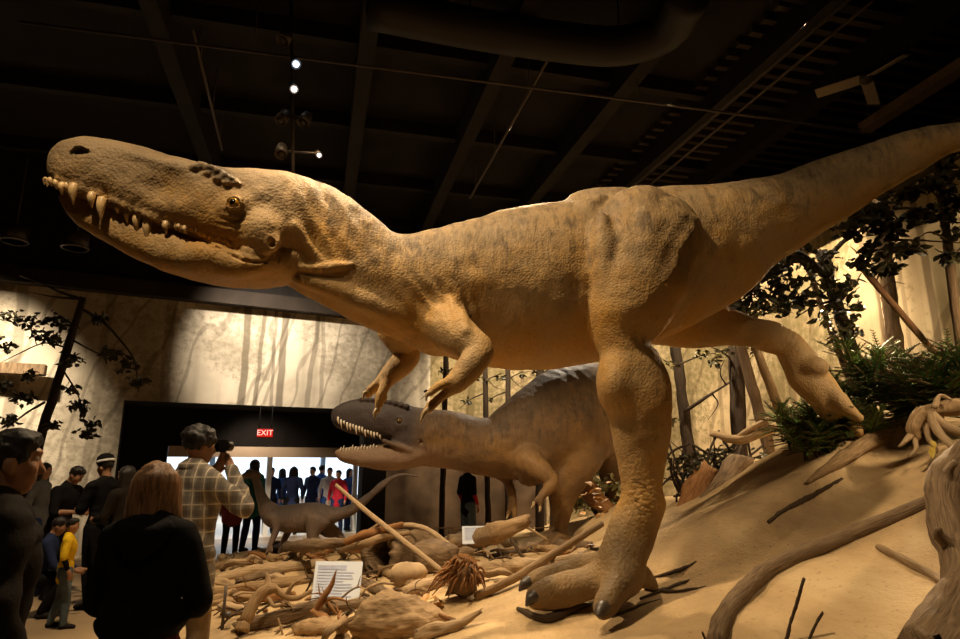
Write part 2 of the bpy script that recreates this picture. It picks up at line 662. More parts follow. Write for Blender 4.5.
def zts(X, Y):
    X = np.asarray(X, float); Y = np.asarray(Y, float)
    q = np.stack([X, Y], -1)
    r = np.linalg.norm(q[..., None, :] - tp, axis=-1)
    z = _phi(r) @ TW[:-3] + TW[-3] + TW[-2] * X + TW[-1] * Y
    p3 = np.stack([X * .55 + Y * .3, Y * .9 - X * .35, np.zeros_like(X)], -1)
    z = z + .045 * fbm(p3 * 1.3, 3, 5) + .012 * fbm(np.stack([X * 4, Y * 4, 0 * X], -1), 2, 8)
    z = z + ridge_h(X, Y)
    return np.clip(z, -.12, 3.2)


def zt(x, y): return float(zts(np.array([x]), np.array([y]))[0])


def G(px, py, lift=0.0, y0=2.5, y1=13.0):
    """point of the sand seen at a photo pixel"""
    a, b = np.array(P(px, py, y0)), np.array(P(px, py, y1))
    t = np.linspace(0, 1, 500)[:, None]
    q = a * (1 - t) + b * t
    h = np.maximum(zts(q[:, 0], q[:, 1]), 0) - q[:, 2]
    i = np.nonzero(h > 0)[0]
    i = i[0] if len(i) else int(np.argmax(np.where(q[:, 1] < 7.6, h, -9)))
    v = Vector(q[i]); v.z += lift
    return v


def on(x, y, lift=0.0): return Vector((x, y, max(zt(x, y), 0) + lift))


# ---- materials of the shell
def sand_mat():
    m, nt, b = new_mat('sand', .9, (.55, .37, .18), .15)
    v = mapping(nt, 'Object')
    big = noise(nt, mapping(nt, 'Object', (1.2, .6, 1), (0, 0, .5)), 1.2, 5, .6, .4)
    c = ramp(nt, big, [(.3, (.32, .225, .125)), (.5, (.48, .335, .175)), (.68, (.58, .43, .245))])
    f = noise(nt, v, 26, 4, .7)
    c = mixc(nt, ramp(nt, f, [(.60, (0, 0, 0)), (.74, (1, 1, 1))]), c, (.26, .175, .095))
    vor = nd(nt, 'ShaderNodeTexVoronoi', i_Scale=9.0)
    nt.links.new(v, vor.inputs['Vector'])
    c = mixc(nt, math_(nt, 'MULTIPLY', ramp(nt, vor.outputs['Distance'], [(.03, (1, 1, 1)), (.09, (0, 0, 0))]), .7), c, (.18, .11, .055))
    nt.links.new(c, b.inputs['Base Color'])
    h = math_(nt, 'ADD', math_(nt, 'MULTIPLY', noise(nt, v, 7, 6, .65), 1.0), math_(nt, 'MULTIPLY', noise(nt, v, 60, 3), .25))
    bump(nt, b, h, .55, .05)
    return m


SAND = sand_mat()
BLACK = simple('black_paint', (.010, .008, .007), .9, .3, 3, 0)
CEILM = simple('ceiling_black', (.008, .0055, .004), .9, .5, 2, 0)
FLOORM = simple('gallery_floor', (.34, .24, .14), .55, .2, 1.2, .05)
BROWNWALL = simple('brown_wall', (.085, .052, .028), .9, .5, 1.6, .4)
DARKSTEEL = simple('dark_steel', (.045, .032, .022), .5, .3, 6, .05, .4)


def struct(name, V, F, mat, smooth=False, uv=None):
    return tag(mesh_obj(name, V, F, mat, None, smooth, uv), kind='structure')


# ground
gx = np.arange(-5.4, 6.4, .055); gy = np.arange(2.2, 15.6, .055)
XX, YY = np.meshgrid(gx, gy, indexing='ij')
ZZ = zts(XX, YY)
nI, nJ = XX.shape
gv = np.stack([XX, YY, ZZ], -1).reshape(-1, 3)
ii, jj = np.meshgrid(np.arange(nI - 1), np.arange(nJ - 1), indexing='ij')
k0 = (ii * nJ + jj).ravel()
keep = (np.maximum.reduce([ZZ[:-1, :-1], ZZ[1:, :-1], ZZ[:-1, 1:], ZZ[1:, 1:]]) > -.04).ravel()
gf = np.stack([k0, k0 + nJ, k0 + nJ + 1, k0 + 1], 1)[keep]
tag(mesh_obj('ground', gv, gf, SAND), kind='structure')
# floor of the gallery
struct('floor', [(-16, -4, 0), (12, -4, 0), (12, 30, 0), (-16, 30, 0)], [(0, 1, 2, 3)], FLOORM)

# ---- the long painted wall: a path through the hall, u = metres along it
WP = catmull([(-11.2, 10.23), (-8.9, 11.4), (-6.89, 12.43), (-3.04, 14.4), (-1.2, 15.35)], 8).tolist()
RP = catmull([(-1.2, 15.35), (.3, 15.75), (2.3, 15.3), (4.0, 13.6), (4.75, 11.2), (4.98, 8.4), (5.3, 6.4), (5.6, 4.0), (5.8, 1.5)], 8).tolist()
H = 5.0
OP_L, OP_H = -6.89, 2.82


def wall_at(px):
    """wall point (x, y, u) seen in photo column px"""
    u = 0
    path = WP + RP[1:]
    for (x0, y0), (x1, y1) in zip(path[:-1], path[1:]):
        L = math.hypot(x1 - x0, y1 - y0)
        a0 = x0 - (px - 480) / FOC * y0 * 1.0 / .985
        a1 = x1 - (px - 480) / FOC * y1 * 1.0 / .985
        if a0 <= 0 < a1:
            t = a0 / (a0 - a1)
            return x0 + t * (x1 - x0), y0 + t * (y1 - y0), u + t * L
        u += L
    return path[-1][0], path[-1][1], u


def wall_strip(path, z0s, z1, u0=0):
    V, F, U = [], [], []
    u = u0
    for i, (x, y) in enumerate(path):
        if i: u += math.hypot(x - path[i - 1][0], y - path[i - 1][1])
        V += [(x, y, z0s(x) if callable(z0s) else z0s), (x, y, z1)]
        U += [(u, V[-2][2]), (u, z1)]
    for i in range(len(path) - 1): F.append((2 * i, 2 * i + 2, 2 * i + 3, 2 * i + 1))
    return V, F, U, u


def forest_mat(name, trunks, sky, mist, leaf, dark, seed, leafy=.5):
    """a painted misty forest: foliage masses, trunks at u, thin branches"""
    m, nt, b = new_mat(name, .9, sky, .1)
    uv = mapping(nt, 'UV', (1, 1, 1), (0, 0, 0), (seed * 3.1, 0, 0))
    raw = mapping(nt, 'UV')
    n = noise(nt, uv, .55, 4, .6, .3)
    c = ramp(nt, n, [(.33, mist), (.5, tuple((a + d) / 2 for a, d in zip(mist, sky))), (.66, sky)])
    st = noise(nt, mapping(nt, 'UV', (2.6, .10, 1), (0, 0, 0), (seed, 0, 0)), 1.6, 4, .6)
    c = mixc(nt, math_(nt, 'MULTIPLY', ramp(nt, st, [(.52, (0, 0, 0)), (.66, (1, 1, 1))]), .45), c, mist)
    sep = nd(nt, 'ShaderNodeSeparateXYZ'); nt.links.new(raw, sep.inputs[0])
    wob = math_(nt, 'MULTIPLY', math_(nt, 'SUBTRACT', noise(nt, raw, .8, 2), .5), .16)
    for (u0, wd, lean, tone, z1) in trunks:
        d = math_(nt, 'ABSOLUTE', math_(nt, 'SUBTRACT', math_(nt, 'ADD', sep.outputs[0], math_(nt, 'ADD', wob, math_(nt, 'MULTIPLY', sep.outputs[1], lean))), u0))
        f = ramp(nt, math_(nt, 'DIVIDE', d, wd), [(.40, (1, 1, 1)), (.62, (0, 0, 0))])
        c = mixc(nt, math_(nt, 'MULTIPLY', f, tone), c, dark)
    l1 = noise(nt, uv, .42, 2, .5)
    l2 = noise(nt, uv, 7.0, 5, .75)
    l = math_(nt, 'ADD', math_(nt, 'MULTIPLY', l1, .75), math_(nt, 'MULTIPLY', l2, .42))
    tx = ramp(nt, noise(nt, uv, 9.0, 4, .65), [(.38, (.5, .5, .5)), (.6, (1, 1, 1))])
    c = mixc(nt, math_(nt, 'MULTIPLY', math_(nt, 'MULTIPLY', ramp(nt, l, [(.565, (0, 0, 0)), (.64, (1, 1, 1))]), tx), leafy), c, leaf)
    ws = nd(nt, 'ShaderNodeTexWave', i_Scale=.55, i_Distortion=9.0, i_Detail=3.0)
    nt.links.new(mapping(nt, 'UV', (1, .45, 1), (0, 0, .8)), ws.inputs['Vector'])
    c = mixc(nt, math_(nt, 'MULTIPLY', ramp(nt, ws.outputs['Fac'], [(.955, (0, 0, 0)), (.985, (1, 1, 1))]), .4), c, dark)
    nt.links.new(c, b.inputs['Base Color'])
    return m


tl = []
for px, wpx, lean, tone in [(28, 10, .05, .5), (100, 8, -.02, .35), (172, 9, .02, .4), (249, 7, .02, .75), (257, 4, -.02, .6), (283, 7, 0, .7), (278, 3, .02, .5), (303, 5, -.06, .5), (330, 4, .04, .4), (216, 3, -.3, .45), (233, 3, -.25, .4), (395, 8, 0, .4), (425, 8, 0, .4)]:
    x, y, u = wall_at(px); tl.append((u, wpx / 640 * y, lean, tone, 5))
MURAL_L = forest_mat('misty_forest_mural', tl, (.64, .56, .44), (.31, .265, .20), (.12, .10, .065), (.07, .053, .034), 1, .6)
tr = []
for px, wpx, lean, tone in [(470, 9, 0, .6), (525, 4, .02, .5), (690, 8, .02, .4), (715, 6, -.02, .4), (730, 8, 0, .35), (790, 12, .02, .55), (815, 9, .0, .4), (850, 14, .04, .6), (893, 13, .02, .75), (912, 5, 0, .4), (948, 9, .03, .7), (775, 5, -.05, .4)]:
    x, y, u = wall_at(px); tr.append((u, wpx / 640 * y, lean, tone, 5))
MURAL_R = forest_mat('sunlit_forest_mural', tr, (.55, .43, .26), (.30, .215, .115), (.13, .105, .042), (.085, .052, .025), 4, .85)

pl = [p for p in WP if p[0] <= OP_L + .01]
OR = wall_at(366)
V1, F1, U1, ua = wall_strip(pl, 0, H)
mid = [p for p in WP if OP_L - .01 <= p[0] < OR[0] - .02] + [OR[:2]]
V2, F2, U2, ub = wall_strip(mid, OP_H, H, ua)
V3, F3, U3, uc = wall_strip([mid[-1]] + [p for p in WP if p[0] > OR[0] + .02], 0, H, ub)
Vw, Fw, Uw = [], [], []
for V, F, U in ((V1, F1, U1), (V2, F2, U2), (V3, F3, U3)):
    b_ = len(Vw); Vw += V; Uw += U; Fw += [tuple(i + b_ for i in f) for f in F]
struct('wall_left', Vw, Fw, MURAL_L, False, Uw)
V, F, U, _ = wall_strip(RP, 0, H + .1, uc)
struct('wall_right', V, F, MURAL_R, True, U)
# brown painted lower wall under the mural, from the opening to the corner
mb = MB()
low = [(x * 1.0, y - .06) for x, y in WP if x >= OR[0]] + [(x, y - .06) for x, y in RP[1:14]]
V, F, U, _ = wall_strip(low, 0, 2.15)
struct('trim_1', V, F, BROWNWALL)
# dark upper walls up to the ceiling, and the fascia along the top of the mural
ZC = 7.4
V, F, U, _ = wall_strip([(x, y + .02) for x, y in WP] + [(x, y + .02) for x, y in RP[1:18]] + [(11.9, 17.5), (11.9, -3.9)], H, ZC)
struct('wall_back', V, F, BLACK)
mb = MB()
for (x0, y0), (x1, y1) in zip((WP[::4] + RP[4::4])[:-1], (WP[::4] + RP[4::4])[1:]):
    L = math.hypot(x1 - x0, y1 - y0); a = math.atan2(y1 - y0, x1 - x0)
    mb.box(((x0 + x1) / 2 + .12 * math.sin(a), (y0 + y1) / 2 - .12 * math.cos(a), H + .04), (L + .05, .3, .3), Matrix.Rotation(a, 3, 'Z'))
tag(mb.build('trim_2', simple('dark_fascia', (.022, .015, .010), .8, .3, 2, .05), None, False), kind='structure')
# ceiling and the hall's other walls
struct('ceiling', [(-16, -4, ZC), (12, -4, ZC), (12, 30, ZC), (-16, 30, ZC)], [(3, 2, 1, 0)], CEILM)
struct('wall_front', [(-16, -4, 0), (12, -4, 0), (12, -4, ZC), (-16, -4, ZC)], [(0, 1, 2, 3)], BLACK)

# ---- the dark vestibule and the bright lobby behind it
dn = Vector((.456, -.89, 0)).normalized() * -1      # into the wall
A = Vector((OP_L, 12.43, 0)); B = Vector((OR[0], OR[1], 0))
ax = (B - A).normalized()
dn = Vector((-ax.y, ax.x, 0))
dA, dB = A + dn * 1.5, B + dn * 1.5 + ax * .8
dA2, dB2 = dA - (B - A).normalized() * .6, dB + (B - A).normalized() * 1.2


def quad(a, b, z0, z1): return [(a.x, a.y, z0), (b.x, b.y, z0), (b.x, b.y, z1), (a.x, a.y, z1)]


vv, ff = [], []
for q in (quad(A, dA, 0, OP_H), quad(B, dB, 0, OP_H), [(A.x, A.y, OP_H), (B.x, B.y, OP_H), (dB.x, dB.y, OP_H), (dA.x, dA.y, OP_H)]):
    ff.append(tuple(range(len(vv), len(vv) + 4))); vv += q
struct('wall_vestibule', vv, ff, BLACK)
ax = (dB - dA).normalized()
Lw = (dB - dA).length
HH = 1.99
o0, o1 = dA + ax * .9, dA + ax * (Lw - .02)
vv, ff = [], []
for q in (quad(dA2, o0, 0, 5), quad(o1, dB2 + ax * 4, 0, 5), quad(o0, o1, HH, 5)):
    ff.append(tuple(range(len(vv), len(vv) + 4))); vv += q
struct('wall_lobby_front', vv, ff, BLACK)
LOBW = simple('lobby_white', (.75, .74, .72), .6, .05, 2, 0)
LOBF = simple('lobby_floor', (.62, .52, .40), .4, .1, 1, 0)
LOBH = simple('lobby_header', (.55, .42, .30), .6, .1, 1, 0)
e0, e1 = dA - ax * 3 + dn * .05, dB + ax * 6 + dn * .05
f0, f1 = e0 + dn * 7.5, e1 + dn * 7.5
# lobby shell
vv, ff = [], []
for q in (quad(e0, f0, 0, 4.2), quad(e1, f1, 0, 4.2), quad(f0, f1, 2.9, 4.2), quad(f0, f1, 0, .55), [(e0.x, e0.y, 4.2), (e1.x, e1.y, 4.2), (f1.x, f1.y, 4.2), (f0.x, f0.y, 4.2)]):
    ff.append(tuple(range(len(vv), len(vv) + 4))); vv += q
struct('wall_lobby', vv, ff, LOBW)
struct('floor_lobby', [(e0.x, e0.y, .004), (e1.x, e1.y, .004), (f1.x, f1.y, .004), (f0.x, f0.y, .004)], [(0, 1, 2, 3)], LOBF)
# tan header over the lobby opening
mb = MB()
mb.box((o0 + o1) / 2 - dn * .1 + Vector((0, 0, 1.885)), ((o1 - o0).length, .16, .23), Matrix.Rotation(math.atan2(ax.y, ax.x), 3, 'Z'))
tag(mb.build('trim_3', LOBH, None, False), kind='structure')
# daylight window of the lobby with its frames
WINL = glow('lobby_daylight', (.72, .86, 1.0), 1.9)
Lf = (f1 - f0).length
mw = MB(); fr = MB()
mw.add(quad(f0 + dn * .06, f1 + dn * .06, .5, 2.95), [(0, 1, 2, 3)])
for k in range(9):
    c = f0 + ax * (Lf * k / 8)
    fr.box(c + Vector((0, 0, 1.7)), (.16, .14, 2.5), Matrix.Rotation(math.atan2(ax.y, ax.x), 3, 'Z'))
fr.box((f0 + f1) / 2 + Vector((0, 0, 2.45)), (Lf, .1, .1), Matrix.Rotation(math.atan2(ax.y, ax.x), 3, 'Z'))
win = tag(mw.build('window_1', WINL, None, False), kind='structure')
fr.build('window_frame', simple('frame_blue', (.25, .33, .45), .5, .1, 2, 0), win, False)
# slim white columns in the lobby opening
mb = MB()
for q in (.48, .93):
    c = o0 + (o1 - o0) * q + dn * .5
    mb.box(c + Vector((0, 0, 1.05)), (.11, .11, 2.1), Matrix.Rotation(math.atan2(ax.y, ax.x), 3, 'Z'))
tag(mb.build('trim_4', LOBW, None, False), kind='structure')
# dark jamb right of the opening
mb = MB()
q = P(372, 480, 13.6)
mb.box((q.x, q.y, 1.2), (.50, .3, 2.4), Matrix.Rotation(.47, 3, 'Z'))
tag(mb.build('trim_5', BLACK, None, False), kind='structure')

# ------------------------------------------------------------------ the tall striding dinosaur
def skin_mat(name, base, yel, dark, dorsal, grey=0.0, stripe=1.0):
    m, nt, b = new_mat(name, .62, base, .25)
    obj = mapping(nt, 'Object')
    at = nd(nt, 'ShaderNodeAttribute', attribute_name='dors')
    hd = nd(nt, 'ShaderNodeAttribute', attribute_name='plain')
    n1 = noise(nt, obj, 2.2, 4, .6)
    c = ramp(nt, n1, [(.34, yel), (.52, base), (.68, tuple((a + d) / 2 for a, d in zip(base, dorsal)))])
    # greyer towards the back, with ragged edge
    df = math_(nt, 'ADD', at.outputs['Fac'], math_(nt, 'MULTIPLY', math_(nt, 'SUBTRACT', noise(nt, obj, 4, 4, .65), .5), 1.5))
    c = mixc(nt, math_(nt, 'MULTIPLY', ramp(nt, df, [(-.0, (0, 0, 0)), (.75, (1, 1, 1))]), .85), c, dorsal)
    # dark mottled stripes across the upper body
    sv = mapping(nt, 'Object', (11, 3.0, 2.4), (0, .35, 0))
    s_ = noise(nt, sv, 1.5, 5, .68, .6)
    fl = noise(nt, obj, 11, 3, .6)
    nk = nd(nt, 'ShaderNodeAttribute', attribute_name='neck')
    sf = ramp(nt, math_(nt, 'ADD', math_(nt, 'ADD', math_(nt, 'MULTIPLY', s_, .75), math_(nt, 'MULTIPLY', fl, .3)), math_(nt, 'MULTIPLY', nk.outputs['Fac'], .07)), [(.50, (0, 0, 0)), (.66, (1, 1, 1))])
    up = ramp(nt, math_(nt, 'ADD', df, .45), [(.0, (0, 0, 0)), (.7, (1, 1, 1))])
    k = math_(nt, 'MULTIPLY', math_(nt, 'MULTIPLY', sf, up), math_(nt, 'MULTIPLY', math_(nt, 'SUBTRACT', 1.0, hd.outputs['Fac']), 0.78 * stripe))
    c = mixc(nt, k, c, dark)
    mo = noise(nt, mapping(nt, 'Object', (1, .8, .75)), 5.5, 5, .72, .4)
    mk = ramp(nt, mo, [(.50, (0, 0, 0)), (.66, (1, 1, 1))])
    c = mixc(nt, math_(nt, 'MULTIPLY', math_(nt, 'MULTIPLY', mk, ramp(nt, math_(nt, 'ADD', df, .8), [(.1, (0, 0, 0)), (.9, (1, 1, 1))])), .55), c, tuple((a + d) / 2 for a, d in zip(dark, dorsal)))
    sp = noise(nt, obj, 34, 3, .65)
    c = mixc(nt, math_(nt, 'MULTIPLY', ramp(nt, sp, [(.55, (0, 0, 0)), (.7, (1, 1, 1))]), .45), c, tuple(x * .5 for x in base))
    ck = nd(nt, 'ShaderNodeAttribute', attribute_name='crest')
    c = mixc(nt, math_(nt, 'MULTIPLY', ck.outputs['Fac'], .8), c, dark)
    nt.links.new(c, b.inputs['Base Color'])
    vor = nd(nt, 'ShaderNodeTexVoronoi', i_Scale=62.0)
    nt.links.new(obj, vor.inputs['Vector'])
    vb = nd(nt, 'ShaderNodeTexVoronoi', i_Scale=36.0)
    nt.links.new(obj, vb.inputs['Vector'])
    h = math_(nt, 'ADD', math_(nt, 'MULTIPLY', vor.outputs['Distance'], -.5), math_(nt, 'MULTIPLY', noise(nt, mapping(nt, 'Object', (2.2, 1, .8)), 9, 5, .65), 1.1))
    h = math_(nt, 'ADD', h, math_(nt, 'MULTIPLY', math_(nt, 'MULTIPLY', vb.outputs['Distance'], -.6), hd.outputs['Fac']))
    bump(nt, b, h, .42, .016)
    return m


def pix_arr(V):
    d = V - np.array(CAM)
    c, s = math.cos(PITCH), math.sin(PITCH)
    f = d[:, 1] * c + d[:, 2] * s
    return 480 + FOC * d[:, 0] / f, 319.5 - FOC * (-d[:, 1] * s + d[:, 2] * c) / f


def attr(me, name, vals):
    a = me.attributes.new(name, 'FLOAT', 'POINT')
    a.data.foreach_set('value', np.asarray(vals, dtype=np.float32))


def dors_of(V, rings):
    A = catmull([list(c) + list(u) + [a] for c, u, a, b in rings], 4)
    out = np.zeros(len(V))
    for s0 in range(0, len(V), 20000):
        q = V[s0:s0 + 20000]
        d = ((q[:, None] - A[None, :, :3]) ** 2).sum(2)
        i = d.argmin(1)
        out[s0:s0 + 20000] = ((q - A[i, :3]) * A[i, 3:6]).sum(1) / A[i, 6]
    return out


NAILM = simple('claw_horn', (.06, .045, .035), .4, .4, 12, .1, .5)
PALECLAW = simple('pale_claw', (.42, .30, .16), .4, .3, 14, .1, .5)
TOOTHM = simple('tooth_ivory', (.72, .50, .24), .35, .2, 20, .05, .5)
MOUTHM = simple('mouth_dark', (.03, .016, .01), .6, .3, 10, .1)


def eye_obj(parent, c, r, look, iris, name='eye'):
    """eyeball whose iris and pupil are rings of faces"""
    look = Vector(look).normalized()
    q = Vector((0, 0, 1)).rotation_difference(look)
    V, F, mi = [], [], []
    n = 20
    prof = [PI * k / 16 for k in range(17)]
    for a in prof:
        for j in range(n):
            t = 2 * PI * j / n
            V.append(Vector(c) + q @ Vector((r * math.sin(a) * math.cos(t), r * math.sin(a) * math.sin(t), r * math.cos(a))))
    for i in range(16):
        for j in range(n):
            F.append((i * n + j, (i + 1) * n + j, (i + 1) * n + (j + 1) % n, i * n + (j + 1) % n))
            mi.append(2 if i < 3 else (1 if i < 7 else 0))
    o = mesh_obj(name, V, F, [simple('eye_rim', (.05, .03, .015), .3, .1, 5, 0), simple('eye_iris', iris, .15, .25, 60, 0, .6), simple('pupil', (.005, .004, .003), .08, 0, 5, 0, .8)], parent)
    o.data.polygons.foreach_set('material_index', mi)
    return o


def cone_claw(name, parent, pts, rads, mat):
    V, F, uv = tube_mesh(pts, rads, 9, 4)
    return mesh_obj(name, V, F, mat, parent, True, uv)


def rect_axes(lo, hi, h, fine_lo, fine_hi, fh):
    a = [lo]
    while a[-1] < hi:
        a.append(a[-1] + (fh if fine_lo <= a[-1] < fine_hi else h))
    return np.array(a)


def tall_dino():
    f = Field(rect_axes(-3.0, 5.4, .020, -3.0, -1.0, .010), np.arange(3.55, 6.6, .016), rect_axes(.45, 4.75, .016, 2.55, 3.75, .011))
    # trunk: section tops and bottoms read from the photo
    trunk = [ring((284, 174), (276, 268), 4.24, .27), ring((312, 181), (300, 286), 4.30, .25), ring((345, 203), (330, 306), 4.38, .24), ring((378, 228), (365, 324), 4.48, .26),
             ring((412, 237), (402, 339), 4.60, .31), ring((450, 232), (440, 353), 4.76, .38), ring((485, 222), (482, 366), 4.92, .46), ring((520, 213), (522, 370), 5.04, .53),
             ring((560, 207), (560, 367), 5.14, .57), ring((600, 200), (598, 358), 5.2, .54), ring((640, 194), (640, 340), 5.24, .49), ring((680, 190), (672, 322), 5.27, .44),
             ring((715, 187), (702, 302), 5.3, .39), ring((750, 183), (738, 272), 5.3, .33), ring((785, 177), (778, 249), 5.3, .27), ring((822, 164), (820, 226), 5.28, .23),
             ring((860, 149), (862, 200), 5.24, .19), ring((900, 134), (904, 177), 5.2, .155), ring((940, 126), (944, 156), 5.14, .12), ring((985, 124), (985, 146), 5.05, .09),
             ring((1030, 132), (1028, 146), 4.95, .06), ring((1080, 147), (1079, 153), 4.85, .03)]
    f.loft(trunk, .05, 6)
    # throat folds
    f.cap([(P(300, 278, 4.15), .05), (P(350, 296, 4.25), .06), (P(400, 318, 4.4), .06), (P(435, 340, 4.62), .05)], .08)
    # shoulder and chest
    f.ell(P(440, 318, 4.62), (.22, .20, .26), .12)
    f.ell(P(425, 300, 4.6), (.10, .16, .30), .10)
    # near arm
    f.cap([(P(440, 322, 4.52), .19), (P(462, 338, 4.36), .135), (P(478, 350, 4.30), .105), (P(470, 366, 4.24), .092), (P(456, 382, 4.2), .062)], .05, 5)
    f.cap([(P(458, 378, 4.2), .05), (P(446, 383, 4.16), .030), (P(437, 387, 4.12), .027), (P(430, 393, 4.10), .020)], .01)
    f.cap([(P(457, 384, 4.2), .05), (P(445, 394, 4.18), .032), (P(434, 403, 4.15), .029), (P(428, 410, 4.13), .021)], .01)
    # far arm
    f.cap([(P(400, 330, 4.85), .17), (P(404, 345, 4.92), .115), (P(407, 356, 4.94), .098), (P(397, 368, 4.88), .085), (P(386, 380, 4.82), .062)], .04, 5)
    f.cap([(P(388, 378, 4.82), .05), (P(379, 384, 4.8), .036), (P(371, 390, 4.78), .028), (P(368, 395, 4.78), .02)], .02)
    f.cap([(P(387, 381, 4.8), .045), (P(384, 389, 4.72), .034), (P(381, 398, 4.69), .036), (P(379, 405, 4.68), .028), (P(378, 411, 4.68), .022)], .012)
    # near thigh with its muscle masses
    sd = (0, -1, 0)
    f.loft([ring((640, 196), (640, 262), 4.98, .34), ring((590, 240), (702, 232), 4.83, .31), ring((584, 275), (690, 268), 4.76, .31), ring((584, 305), (672, 300), 4.73, .29),
            ring((590, 332), (652, 328), 4.72, .22), ring((600, 358), (646, 354), 4.69, .17), ring((605, 376), (650, 372), 4.68, .15)], .018, 5)
    f.loft([ring((601, 368), (660, 358), 4.68, .16), ring((602, 388), (670, 382), 4.68, .185), ring((607, 412), (673, 410), 4.68, .185), ring((613, 440), (670, 440), 4.69, .155),
            ring((619, 468), (665, 468), 4.69, .125), ring((621, 488), (663, 490), 4.69, .115), ring((617, 506), (664, 512), 4.68, .125), ring((607, 528), (656, 536), 4.65, .125), ring((599, 550), (647, 560), 4.61, .13), ring((597, 572), (643, 584), 4.58, .125)], .035, 5)
    f.ell(P(656, 504, 4.72), (.06, .09, .10), .05)
    f.ell(P(603, 262, 4.64), (.12, .15, .40), .03)
    f.ell(P(646, 250, 4.62), (.16, .16, .36), .03)
    f.ell(P(676, 225, 4.8), (.12, .12, .22), .07)

    f.ell(P(614, 384, 4.62), (.11, .15, .17), .12)
    f.cap([(P(584, 206, 4.86), .05), (P(574, 226, 4.78), .05), (P(573, 250, 4.72), .045), (P(579, 275, 4.70), .04)], .05)
    f.cap([(P(600, 200, 4.9), .06), (P(585, 215, 4.8), .05), (P(582, 240, 4.7), .04)], .04)
    f.ell(P(600, 197, 5.12), (.26, .14, .06), .10)
    # groove ahead of the thigh
    f.cap([(P(586, 350, 4.6), .05), (P(583, 325, 4.56), .065), (P(580, 292, 4.54), .06), (P(578, 258, 4.52), .03), (P(577, 240, 4.52), .01)], .03, 4, (0, 0, 1), 'sub')
    # foot: three toes spread on the sand
    f.cap([(P(618, 568, 4.62), .15), (P(612, 584, 4.58), .14)], .06)
    f.cap([(P(612, 572, 4.62), .13), (P(588, 583, 4.66), .115), (P(566, 589, 4.66), .12, .10), (P(548, 594, 4.64), .11, .10), (P(538, 597, 4.62), .085)], .03, 5)
    f.cap([(P(610, 566, 4.75), .12), (P(580, 572, 4.9), .10), (P(556, 577, 4.94), .095), (P(538, 581, 4.95), .085), (P(531, 583, 4.95), .06)], .03, 5)
    f.cap([(P(620, 574, 4.55), .13), (P(613, 590, 4.42), .10), (P(607, 602, 4.33), .085), (P(603, 610, 4.28), .06)], .03, 5)
    f.cap([(P(640, 575, 4.7), .08), (P(648, 580, 4.75), .05), (P(654, 586, 4.78), .025)], .03)
    # far leg kicked out behind
    f.loft([ring((655, 262), (655, 345), 5.5, .22), ring((690, 285), (688, 348), 5.62, .20), ring((720, 305), (716, 346), 5.74, .16), ring((748, 316), (744, 346), 5.82, .13),
            ring((775, 322), (768, 350), 5.88, .115)], .06, 5)
    f.loft([ring((768, 322), (766, 352), 5.88, .115), ring((796, 334), (776, 354), 5.9, .115), ring((812, 348), (786, 372), 5.92, .11), ring((824, 366), (794, 388), 5.93, .10),
            ring((836, 384), (808, 402), 5.95, .11), ring((846, 402), (822, 418), 5.97, .10)], .04, 5)
    f.ell(P(814, 366, 5.85), (.13, .10, .09), .05)
    f.cap([(P(832, 396, 5.9), .085), (P(845, 408, 5.85), .07), (P(858, 418, 5.8), .05)], .03)
    f.cap([(P(838, 400, 6.0), .085), (P(850, 420, 6.0), .07), (P(858, 432, 6.0), .05)], .03)
    # ---- head
    up = [ring((62, 163), (58, 180), 3.97, .06), ring((71, 148), (66, 188), 3.98, .12), ring((87, 140), (81, 196), 3.99, .155), ring((110, 142), (99, 203), 4.0, .165), ring((140, 147), (127, 214), 4.02, .165),
          ring((168, 157), (158, 227), 4.05, .175), ring((198, 166), (190, 237), 4.08, .20), ring((228, 172), (221, 250), 4.12, .25), ring((256, 174), (250, 264), 4.17, .28),
          ring((284, 176), (278, 268), 4.22, .28), ring((304, 188), (298, 262), 4.28, .22)]
    f.loft(up, .02, 6, pw=2.5)
    lo = [ring((68, 193), (70, 207), 4.03, .07), ring((84, 204), (86, 226), 4.04, .10), ring((114, 213), (112, 243), 4.06, .112), ring((150, 226), (146, 261), 4.08, .125),
          ring((190, 241), (184, 276), 4.10, .17), ring((225, 254), (220, 284), 4.12, .22), ring((254, 256), (248, 286), 4.17, .25), ring((284, 250), (278, 284), 4.22, .23), ring((304, 254), (298, 282), 4.28, .17)]
    f.loft(lo, .008, 6, pw=2.5)
    f.ell(P(205, 258, 3.96), (.17, .10, .10), .05)
    f.ell(P(240, 266, 3.95), (.16, .09, .09), .05)
    f.ell(P(262, 232, 3.95), (.12, .10, .14), .06)
    hh = f.hit(165, 187); f.ell(hh + Vector((0, -.035, 0)), (.15, .055, .075), .08, 'sub', R=Matrix.Rotation(.3, 3, 'Y'))
    f.ell(f.hit(150, 160) + Vector((0, .02, 0)), (.25, .04, .03), .05, R=Matrix.Rotation(.3, 3, 'Y'))
    # lip scales, brow crest, eye bags
    lip = catmull([(58, 184), (75, 190), (92, 196), (110, 203), (130, 211), (150, 219), (170, 227), (190, 233), (208, 238), (224, 245), (238, 252), (252, 256)], 3)
    for i, (x, y) in enumerate(lip):
        h = f.hit(x, y - 2)
        if h:
            s_ = 1.0 if x < 190 else .6
            f.ell(h + Vector((0, .002 if x < 200 else .01, .014)), (.020 * s_ + .003, .020, .034 * s_ + .004), .009)
            if x < 195 and i % 2: f.ell(h + Vector((.015, .012, .055)), (.018, .014, .022), .02)
